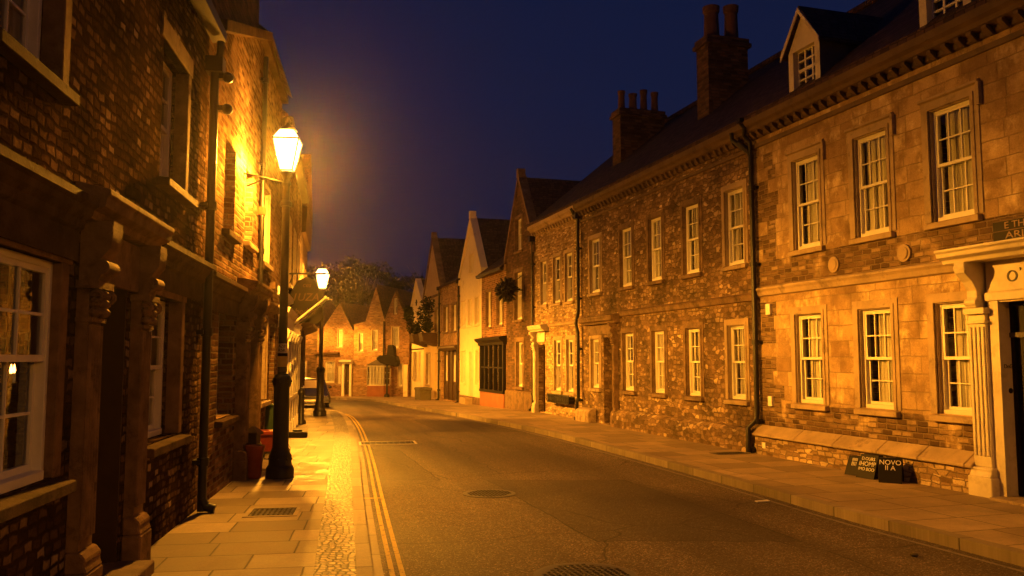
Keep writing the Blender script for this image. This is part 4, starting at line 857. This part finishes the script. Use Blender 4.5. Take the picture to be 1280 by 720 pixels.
# hanging pub sign and flagpoles on the shopfront house
ang = math.atan2(B[1] - A[1], B[0] - A[0])
t = thing('hanging_sign', 'dark scroll-topped hanging sign with faded gilt lettering on the left shopfront', 'hanging sign', (-5.48, 20.2, 0), 0)
pts = [(.1, 2.66), (.22, 2.55), (.55, 2.6), (.8, 2.55), (.93, 2.68), (.9, 3.1), (.95, 3.34), (.82, 3.42), (.74, 3.6), (.52, 3.7), (.3, 3.6), (.2, 3.42), (.06, 3.36), (.12, 3.1)]
MB().py(pts, -.03, .03).build('board', M['black_paint'], t, .006)
m = MB().tube([(-.12, 0, 3.78), (.98, 0, 3.78)], .022, 8).tube([(.3, 0, 3.6), (.3, 0, 3.78)], .012, 6).tube([(.75, 0, 3.58), (.75, 0, 3.78)], .012, 6)
m.tube([(-.1, 0, 3.3), (.1, 0, 3.5), (.2, 0, 3.78)], .014, 6); m.build('bracket', M['metal'], t)
lettering('ces', .16, M['dim_letters'], t, (.53, -.034, 3.5), (PI / 2, 0, 0), shear=.3); lettering('1UZA', .26, M['dim_letters'], t, (.5, -.034, 3.2), (PI / 2, 0, 0), shear=.25); lettering('hedell', .21, M['dim_letters'], t, (.5, -.034, 2.86), (PI / 2, 0, 0), shear=.2)
for k, lab in ((0, 'upper of two slanting poles projecting below the hanging sign'), (1, 'lower white-edged slanting pole below the hanging sign')):
    t = thing('flagpole', lab, 'flagpole', (-5.3, 19.6 + .22 * k, 2.4 - .02 * k), 0, 'slanting poles on the left shopfront')
    MB().tube([(-.05, 0, -.05), (.95, -.12, .74)], [.03, .02], 8).build('pole', M['white'], t, smooth=True)
    MB().ball((.96, -.12, .75), .04, 8, 6).build('finial', M['white'], t, smooth=True); MB().box(-.1, .03, -.05, .05, -.12, .08).build('socket', M['metal'], t)

# ------------------------------------------------------------------ street lamps
def make_lamp(loc, label, bar=True, H=4.5, sc_=1.0, power=2600, stickers=False, to_wall=-.66):
    t = thing('street_lamp', label, 'street lamp', loc, .1, 'lantern street lamps')
    MB().lathe([(.2, 0), (.2, .14), (.185, .16), (.165, .19), (.165, .32), (.15, .34), (.13, .4), (.115, .44), (.112, 1.3), (.125, 1.32), (.135, 1.36), (.135, 1.42), (.11, 1.47), (.075, 1.5)], n=20).build('base', M['metal'], t, smooth=True)
    MB().lathe([(.066, 1.49), (.062, 2.6), (.056, H - .45)], n=14).lathe([(.085, H - .5), (.085, H - .44), (.05, H - .4), (.05, H - .2), (.07, H - .16), (.045, H - .1), (.1, H - .0), (.1, H + .02)], n=14).build('post', M['metal'], t, smooth=True)
    m = MB()
    for k in range(8): a = k * PI / 4; m.ball((.134 * math.cos(a), .134 * math.sin(a), 1.39), .016, 6, 4); m.ball((.164 * math.cos(a), .164 * math.sin(a), .27), .014, 6, 4)
    m.build('bolt', M['metal'], t, smooth=True)
    if bar:
        m = MB(); m.tube([(to_wall, -.0, H - .0), (.0, 0, H - .14)], .016, 8); m.tube([(to_wall + .08, 0, H - .2), (-.3, 0, H - .08)], .013, 6); m.box(to_wall - .01, to_wall + .02, -.03, .03, H - .28, H + .12); m.build('wall_bracket', M['metal'], t)
    else:
        MB().tube([(-.3, 0, H - .3), (.3, 0, H - .3)], .016, 8).ball((-.3, 0, H - .3), .03).ball((.3, 0, H - .3), .03).build('ladder_bar', M['metal'], t)
    r0, r1, zb, zt = .13, .27, H + .04, H + .5; a4 = [PI / 4 + k * PI / 2 for k in range(4)]
    lo = [(r0 * math.cos(a), r0 * math.sin(a), zb) for a in a4]; hi = [(r1 * math.cos(a), r1 * math.sin(a), zt) for a in a4]
    f = MB()
    for k in range(4):
        j = (k + 1) % 4; f.tube([lo[k], hi[k]], .011, 6); f.tube([lo[k], lo[j]], .013, 6); f.tube([hi[k], hi[j]], .014, 6)
    fr = f.build('lantern_frame', M['metal'], t)
    g = MB()
    for k in range(4): j = (k + 1) % 4; g.quad(lo[k], lo[j], hi[j], hi[k])
    top = [(.14 * math.cos(a), .14 * math.sin(a), zt + .15) for a in a4]
    for k in range(4): j = (k + 1) % 4; g.quad(hi[k], hi[j], top[j], top[k])
    g.build('pane', M['lamp_glass'], fr, recalc=False)
    MB().lathe([(.145, zt + .15), (.11, zt + .2), (.05, zt + .23), (.03, zt + .27), (.045, zt + .3), (.01, zt + .36)], n=12).build('cap', M['metal'], fr, smooth=True)
    MB().lathe([(.02, zb + .1), (.06, zb + .16), (.075, zb + .26), (.05, zb + .36), (.02, zb + .4)], n=12).build('bulb', M['bulb'], fr, smooth=True).visible_shadow = True
    L = bpy.data.lights.new('sodium_light', 'POINT'); L.energy = power; L.color = SOD; L.shadow_soft_size = .09
    L.use_nodes = True; lt = L.node_tree; em = next(n for n in lt.nodes if n.type == 'EMISSION')     # no reflector built: strength shaped by direction, out and down, to dim upper walls
    lc = lt.nodes.new('ShaderNodeTexCoord'); lx = lt.nodes.new('ShaderNodeSeparateXYZ'); lr = lt.nodes.new('ShaderNodeValToRGB'); lm = lt.nodes.new('ShaderNodeMath'); lm.operation = 'MULTIPLY_ADD'; lm.inputs[1].default_value = .5; lm.inputs[2].default_value = .5
    lt.links.new(lc.outputs['Normal'], lx.inputs[0]); lt.links.new(lx.outputs[2], lm.inputs[0]); lt.links.new(lm.outputs[0], lr.inputs[0]); lt.links.new(lr.outputs[0], em.inputs['Strength'])
    ce = lr.color_ramp.elements
    while len(ce) > 1: ce.remove(ce[-1])
    ce[0].position = LAMP[0][0]; ce[0].color = (LAMP[0][1],) * 3 + (1,)
    for p_, v_ in LAMP[1:]: el = ce.new(p_); el.color = (v_, v_, v_, 1)
    o = bpy.data.objects.new('sodium_light', L); COL.objects.link(o); o.parent = t; o.location = (0, 0, zb + .27)
    if stickers:
        def band(z0, z1, mat, r=.069):
            n = 14; m = MB(); m.add([(r * math.cos(a), r * math.sin(a), z) for z in (z0, z1) for a in [-PI + PI * 1.1 * k / n - .1 for k in range(n + 1)]], [[k, k + 1, n + k + 2, n + k + 1] for k in range(n)]); return m.build('sticker', M[mat], t, recalc=False, smooth=True)
        band(1.76, 1.94, 'paper'); band(1.53, 1.71, 'pink_sticker'); band(1.53, 1.6, 'brown_paint', .071); band(1.72, 1.755, 'yellow_sticker'); band(1.6, 1.74, 'yellow_sticker', .0695) ; band(1.755, 1.8, 'black_paint', .0705)
        for i in range(2):
            for j in range(3): lettering('AZ8R5K'[i * 3 + j], .06, M['black_paint'], t, (-.035 + .035 * j, -.0712, 1.9 - .06 * i), (PI / 2, 0, 0), .001)
    return t
make_lamp((-3.37, 12.38, 0), 'near black lantern lamp post with stickers, bracketed to the left wall', True, 4.48, power=PW1, stickers=True)
make_lamp((-5.85, 25.8, 0), 'second lantern lamp post along the left pavement, beside the black car', False, 3.85, power=PW2)
make_lamp((-8.9, 31.2, zg(31.2)), 'third lantern lamp post, around the left corner behind the corner house', False, 4.1, power=PW3)
make_lamp((-11.95, 48.2, zg(47.6)), 'fourth lantern lamp post in front of the far dim gable', False, 4.1, power=PW4)

make_lamp((6.6, -4.5, 0), 'lantern lamp post on the right pavement behind the camera', False, 4.3, power=PW0)

# ------------------------------------------------------------------ small things on the left pavement
def planter(name, label, loc, prof, mat, plant=None, cat='plant pot', n=20, group='red clay planters'):
    t = thing(name, label, cat, loc, .2, group)
    MB().lathe(prof, n=n).build('pot', M[mat], t, smooth=True); r = prof[-1][0]; MB().lathe([(r * .9, prof[-1][1] - .06), (r * .88, prof[-1][1] - .03)], n=n).build('soil', M['soil'], t)
    return t
planter('tall_planter', 'tall red glazed planter left of the near lamp base', (-3.72, 12.3, 0), [(.085, 0), (.1, .02), (.13, .4), (.135, .41), (.145, .43), (.145, .47), (.12, .47)], 'red_pot')
t = thing('timber_bollard', 'squat brown timber post with a pyramid cap behind the tall red planter', 'bollard', (-3.84, 12.62, 0), -.15)
MB().box(-.08, .08, -.08, .08, 0, .6).build('post', M['wood_post'], t, .01); MB().lathe([(.15, .6), (.15, .63), (.02, .72)], n=4, a0=PI / 4 ).build('cap', M['wood_post'], t)
t = thing('clay_trough', 'red clay trough standing behind the near lamp base', 'trough', (-4.06, 14.3, 0), .1)
MB().lathe([(.2, .18), (.27, .46), (.29, .46), (.29, .52), (.24, .52)], n=4, a0=PI / 4, sx=1.1).build('trough', M['red_pot'], t, .01); m = MB()
for x in (-.14, .14):
    for y in (-.12, .12): m.box(x - .025, x + .025, y - .025, y + .025, 0, .19)
m.build('leg', M['metal'], t)
t = thing('bucket', 'small black bucket beside the near lamp base', 'bucket', (-3.55, 13.2, 0), 0)
MB().lathe([(.085, 0), (.105, .3), (.11, .3), (.11, .32), (.09, .32), (.08, .06)], n=16).build('pail', M['black_paint'], t, smooth=True); MB().tube([(-.11 * math.cos(a), 0, .31 + .12 * math.sin(a)) for a in [i * PI / 10 for i in range(11)]], .006, 5).build('handle', M['metal'], t)
t = thing('green_cabinet', 'dark green cabinet against the left wall behind the lamp post', 'cabinet', (-4.42, 15.5, 0), .15)
MB().box(-.14, .14, -.14, .14, .04, .86).build('body', M['green_box'], t, .01); MB().box(-.16, .16, -.16, .16, .86, .9).build('lid', M['green_box'], t, .008); MB().box(-.12, .12, -.152, -.139, .1, .8).build('door', M['green_box'], t, .005)
t = MB().add([(-.25, -.16, .0), (.25, -.16, 0), (.25, .16, .0), (-.25, .16, 0), (-.22, -.16, .05), (.25, -.16, .02), (.25, .16, .1), (-.22, .16, .14)], [[0, 1, 2, 3], [4, 5, 6, 7], [0, 1, 5, 4], [1, 2, 6, 5], [2, 3, 7, 6], [3, 0, 4, 7]]).build('stone_ramp', M['trim']); t.location = (-3.75, 13.25, 0)
tag(t, 'pale wedge-shaped stone ramp at the doorstep behind the lamp post', 'ramp')
t = thing('bollard', 'black iron bollard on the left pavement before the second lamp', 'bollard', (-5.62, 22.6, 0), 0)
MB().lathe([(.13, 0), (.13, .08), (.085, .14), (.075, .75), (.1, .8), (.1, .86), (.06, .94), (.01, .97)], n=14).build('post', M['metal'], t, smooth=True)
t = thing('door_mat_block', 'low black block on the left pavement below the white shopfront', 'block', (-4.75, 18.8, 0), .2)
MB().box(-.22, .22, -.14, .14, 0, .12).build('body', M['black_paint'], t, .02); MB().box(-.1, .1, -.02, .02, .12, .16).build('handle', M['metal'], t)

# A-boards on the right pavement
RA = math.atan2(-1, .305)
def aboard(u, label, lines, w, hh, off, wide):
    p = Vector(rline(15.65)); d = Vector((.305, -1)).normalized(); n = Vector((d.y, -d.x)); q = p + d * u + n * off
    t = thing('chalkboard', label, 'chalkboard', (q.x, q.y, 0), RA + wide, 'chalkboards leaning at the plinth')
    b = MB(); b.px([(-.14, 0), (-.17, 0), (-.045, hh), (-.015, hh)], -w / 2, w / 2); b.build('front_board', M['black_paint'], t, .004)
    b = MB(); b.px([(.14, 0), (.17, 0), (.045, hh), (.015, hh)], -w / 2, w / 2); b.build('back_board', M['black_paint'], t, .004)
    b = MB()
    for s in (-1, 1): b.px([(-.14, .02), (.14, .02), (.02, hh - .02), (-.02, hh - .02)], s * (w / 2 - .012) - .004, s * (w / 2 - .012) + .004)
    b.build('side_panel', M['black_paint'], t)
    th = math.atan2(.125, hh)
    for i, tx in enumerate(lines):
        f = .82 - .22 * i; lettering(tx, .095 if len(tx) < 6 else .066, M['chalk'], t, (0, -.173 + .125 * f - .004, hh * f), (PI / 2 - th, 0, 0), .001)
aboard(2.98, 'small chalkboard at the plinth, mostly hidden behind the other two boards', ['IIIIII', 'IIII'], .26, .27, .3, .2)
aboard(3.32, 'middle chalkboard lettered in three chalk lines against the plinth', ['D.OURS', 'IHOMP', 'IMO BOO'], .32, .33, .34, .15)
aboard(3.74, 'nearest chalkboard, angled with its dark open side showing', ['NOVO', 'II A'], .3, .33, .38, .75)

# ------------------------------------------------------------------ parked car seen from the front
t = thing('parked_car', 'black car parked at the bend, half hidden behind the second lamp post', 'car', (-8.3, 34.6, zg(36) - .11), .3)
m = MB(); W2 = .88
side = [(0, .35), (.04, .62), (.35, .8), (1.15, .93), (1.75, 1.38), (2.9, 1.42), (3.6, 1.05), (4.1, .95), (4.2, .4), (4.1, .24), (.1, .24)]
secs = [(-1, .86), (-.92, 1), (.92, 1), (1, .86)]
vs = []; n = len(side)
for sx, k in secs:
    for (y, z) in side: vs.append((sx * W2 * (1 - .16 * max(0, z - .9)), 2.1 + (y - 2.1) * (.97 if abs(sx) == 1 else 1), .24 + (z - .24) * (k if abs(sx) == 1 else 1)))
fs = [list(range(n)), list(range(4 * n - 1, 3 * n - 1, -1))]
for s_ in range(3):
    for i in range(n): fs.append([s_ * n + i, s_ * n + (i + 1) % n, (s_ + 1) * n + (i + 1) % n, (s_ + 1) * n + i])
body = m.add(vs, fs).build('body', M['car'], t, .03, True, seg=2)
MB().add([(-.66, 1.18, .965), (.66, 1.18, .965), (.58, 1.69, 1.345), (-.58, 1.69, 1.345)], [[0, 1, 2, 3]]).build('windscreen', M['chrome'], t, recalc=False).data.materials[0] = m_plain('windscreen_glass', (.2, .16, .11), .15, .1, 3, 0, 20, .8)
MB().box(-.45, .45, -.02, .02, .44, .6).build('grille', M['metal'], t, .01)
m = MB()
for z in (.46, .52, .58): m.box(-.44, .44, -.03, -.02, z, z + .014)
m.box(-.8, .8, -.05, .05, .3, .34); m.build('trim_bar', M['chrome'], t)
for s_ in (-1, 1):
    MB().ball((s_ * .64, .07, .6), .1, 12, 8, (1.3, .7, .7)).build('headlight', M['chrome'], t, smooth=True)
    MB().ball((s_ * .96, 1.35, 1.0), .08, 10, 6, (1, .6, .8)).build('mirror', M['car'], t, smooth=True)
    for y in (.78, 3.4):
        w = MB(); w.tube([(s_ * .7, y, .31), (s_ * .87, y, .31)], .31, 20); tw = w.build('wheel', M['rubber'], t, .03); MB().tube([(s_ * .868, y, .31), (s_ * .882, y, .31)], .19, 16).build('rim', M['chrome'], tw)
MB().box(-.26, .26, -.035, -.022, .36, .45).build('number_plate', M['chalk'], t); t.scale = (1, 1, .84)

# ------------------------------------------------------------------ trees behind the far houses
def tree(x, y, H, rad, label, seed, mat='leaf_dark', nc=46, bare=False):
    r = random.Random(seed); t = thing('tree', label, 'tree', (x, y, -1.6), 0, 'dark trees behind the far houses')
    m = MB(); m.tube([(0, 0, 0), (.1, .05, H * .35), (-.05, .1, H * .6), (.1, 0, H * .85)], [.32, .26, .17, .06], 8); cen = []
    f = MB()
    for k in range(nc):
        a = r.random() * 2 * PI; zz = r.uniform(.34, 1.0); rr = rad * math.sqrt(max(.05, 1 - ((zz - .55) / .5) ** 2)) * r.uniform(.35, 1)
        c = (rr * math.cos(a), rr * math.sin(a), H * zz); q = rad * r.uniform(.2, .36)
        if k % 3 == 0: m.tube([(0, 0, H * zz * .55), (c[0] * .5, c[1] * .5, H * zz * .82), c], [.1, .05, .02], 5)
        if not bare or k % 4 == 0: leaves(f, c, (q, q, q * .75), 190, .2, r)
    if bare:
        for k in range(70):
            a = r.random() * 2 * PI; z0 = H * r.uniform(.4, .8); L = rad * r.uniform(.5, 1.1); d = (math.cos(a), math.sin(a)); m.tube([(0, 0, z0), (d[0] * L * .5, d[1] * L * .5, z0 + L * .5), (d[0] * L, d[1] * L, z0 + L * r.uniform(.8, 1.3))], [.06, .03, .012], 4)
    m.build('trunk', M['bark'], t); f.build('crown', M[mat], t, recalc=False)
tree(-14.6, 64, 10.0, 3.6, 'broad dark tree rising behind the second street lamp', 1)
tree(-11.2, 62, 10.2, 3.4, 'rounded dark tree above the middle far roofs', 2)
tree(-8.2, 66, 9.4, 3.0, 'lower dark tree behind the twin gables', 3, nc=36)
tree(-6.0, 62, 10.0, 2.2, 'thin bare-branched tree beside the ochre gable', 4, bare=True)
tree(-19, 62, 11, 4.0, 'large dark tree mostly hidden by the left-hand houses', 5)

# ------------------------------------------------------------------ night sky and air
w = bpy.data.worlds.new('World'); sc.world = w; w.use_nodes = True; nt = w.node_tree; nt.nodes.clear()
def wn(t_, **k):
    n_ = nt.nodes.new('ShaderNode' + t_)
    for a, b in k.items(): setattr(n_, a, b)
    return n_
out = wn('OutputWorld'); bg = wn('Background'); sky = wn('TexSky', sky_type='NISHITA'); sky.sun_disc = False; sky.sun_elevation = math.radians(-4.5); sky.sun_rotation = math.radians(100); sky.air_density = 1.0; sky.dust_density = .5; sky.ozone_density = 4
tc = wn('TexCoord'); sp = wn('SeparateXYZ'); nt.links.new(tc.outputs['Generated'], sp.inputs[0])
rp = wn('ValToRGB'); e = rp.color_ramp.elements
for el, (p, c_) in zip([e[0], e.new(.12), e.new(.3), e[-1]], SKY): el.position = p; el.color = (*c_, 1)
nt.links.new(sp.outputs[2], rp.inputs[0])
mx = wn('Mix', data_type='RGBA', blend_type='ADD'); mx.inputs[0].default_value = 1
hs = wn('Mix', data_type='RGBA', blend_type='MULTIPLY'); hs.inputs[0].default_value = 1; nt.links.new(sky.outputs[0], hs.inputs[6]); hs.inputs[7].default_value = (SKYK, SKYK, SKYK, 1)
nt.links.new(hs.outputs[2], mx.inputs[6]); nt.links.new(rp.outputs[0], mx.inputs[7])
nt.links.new(mx.outputs[2], bg.inputs[0]); bg.inputs[1].default_value = .1; nt.links.new(bg.outputs[0], out.inputs[0])

if HAZE:
    s = NT('lamp_glow_mist'); v = s.n('VolumePrincipled', {'Color': (.9, .85, .8), 'Density': HAZE, 'Anisotropy': .91}); s.t.links.new(v.outputs[0], s.out.inputs['Volume'])  # thin volume added to give the lamps a glow like lens bloom
    hz = stuff(MB().box(-60, 60, -60, 90, -4.0, 14).build('haze', s.m))

# ------------------------------------------------------------------ camera and render settings
cam = bpy.data.cameras.new('camera'); cam.sensor_width = 36; cam.lens = 1050 / 1280 * 36; cam.clip_end = 800; cam.clip_start = .05
co = bpy.data.objects.new('camera', cam); COL.objects.link(co); co.location = (0, 0, 1.7); co.rotation_euler = (PI / 2 + math.atan(90 / 1050), 0, 0); sc.camera = co
sc.view_settings.view_transform = 'Standard'; sc.view_settings.look = 'None'; sc.view_settings.exposure = 0; sc.view_settings.gamma = 1
sc.render.engine = 'CYCLES'; cy = sc.cycles; cy.use_denoising = True
try: cy.denoiser = 'OPENIMAGEDENOISE'
except Exception: pass
cy.max_bounces = 7; cy.diffuse_bounces = 3; cy.glossy_bounces = 3; cy.transmission_bounces = 4; cy.transparent_max_bounces = 12; cy.volume_bounces = 0; cy.caustics_reflective = False; cy.caustics_refractive = False; cy.sample_clamp_indirect = 4; cy.use_light_tree = True
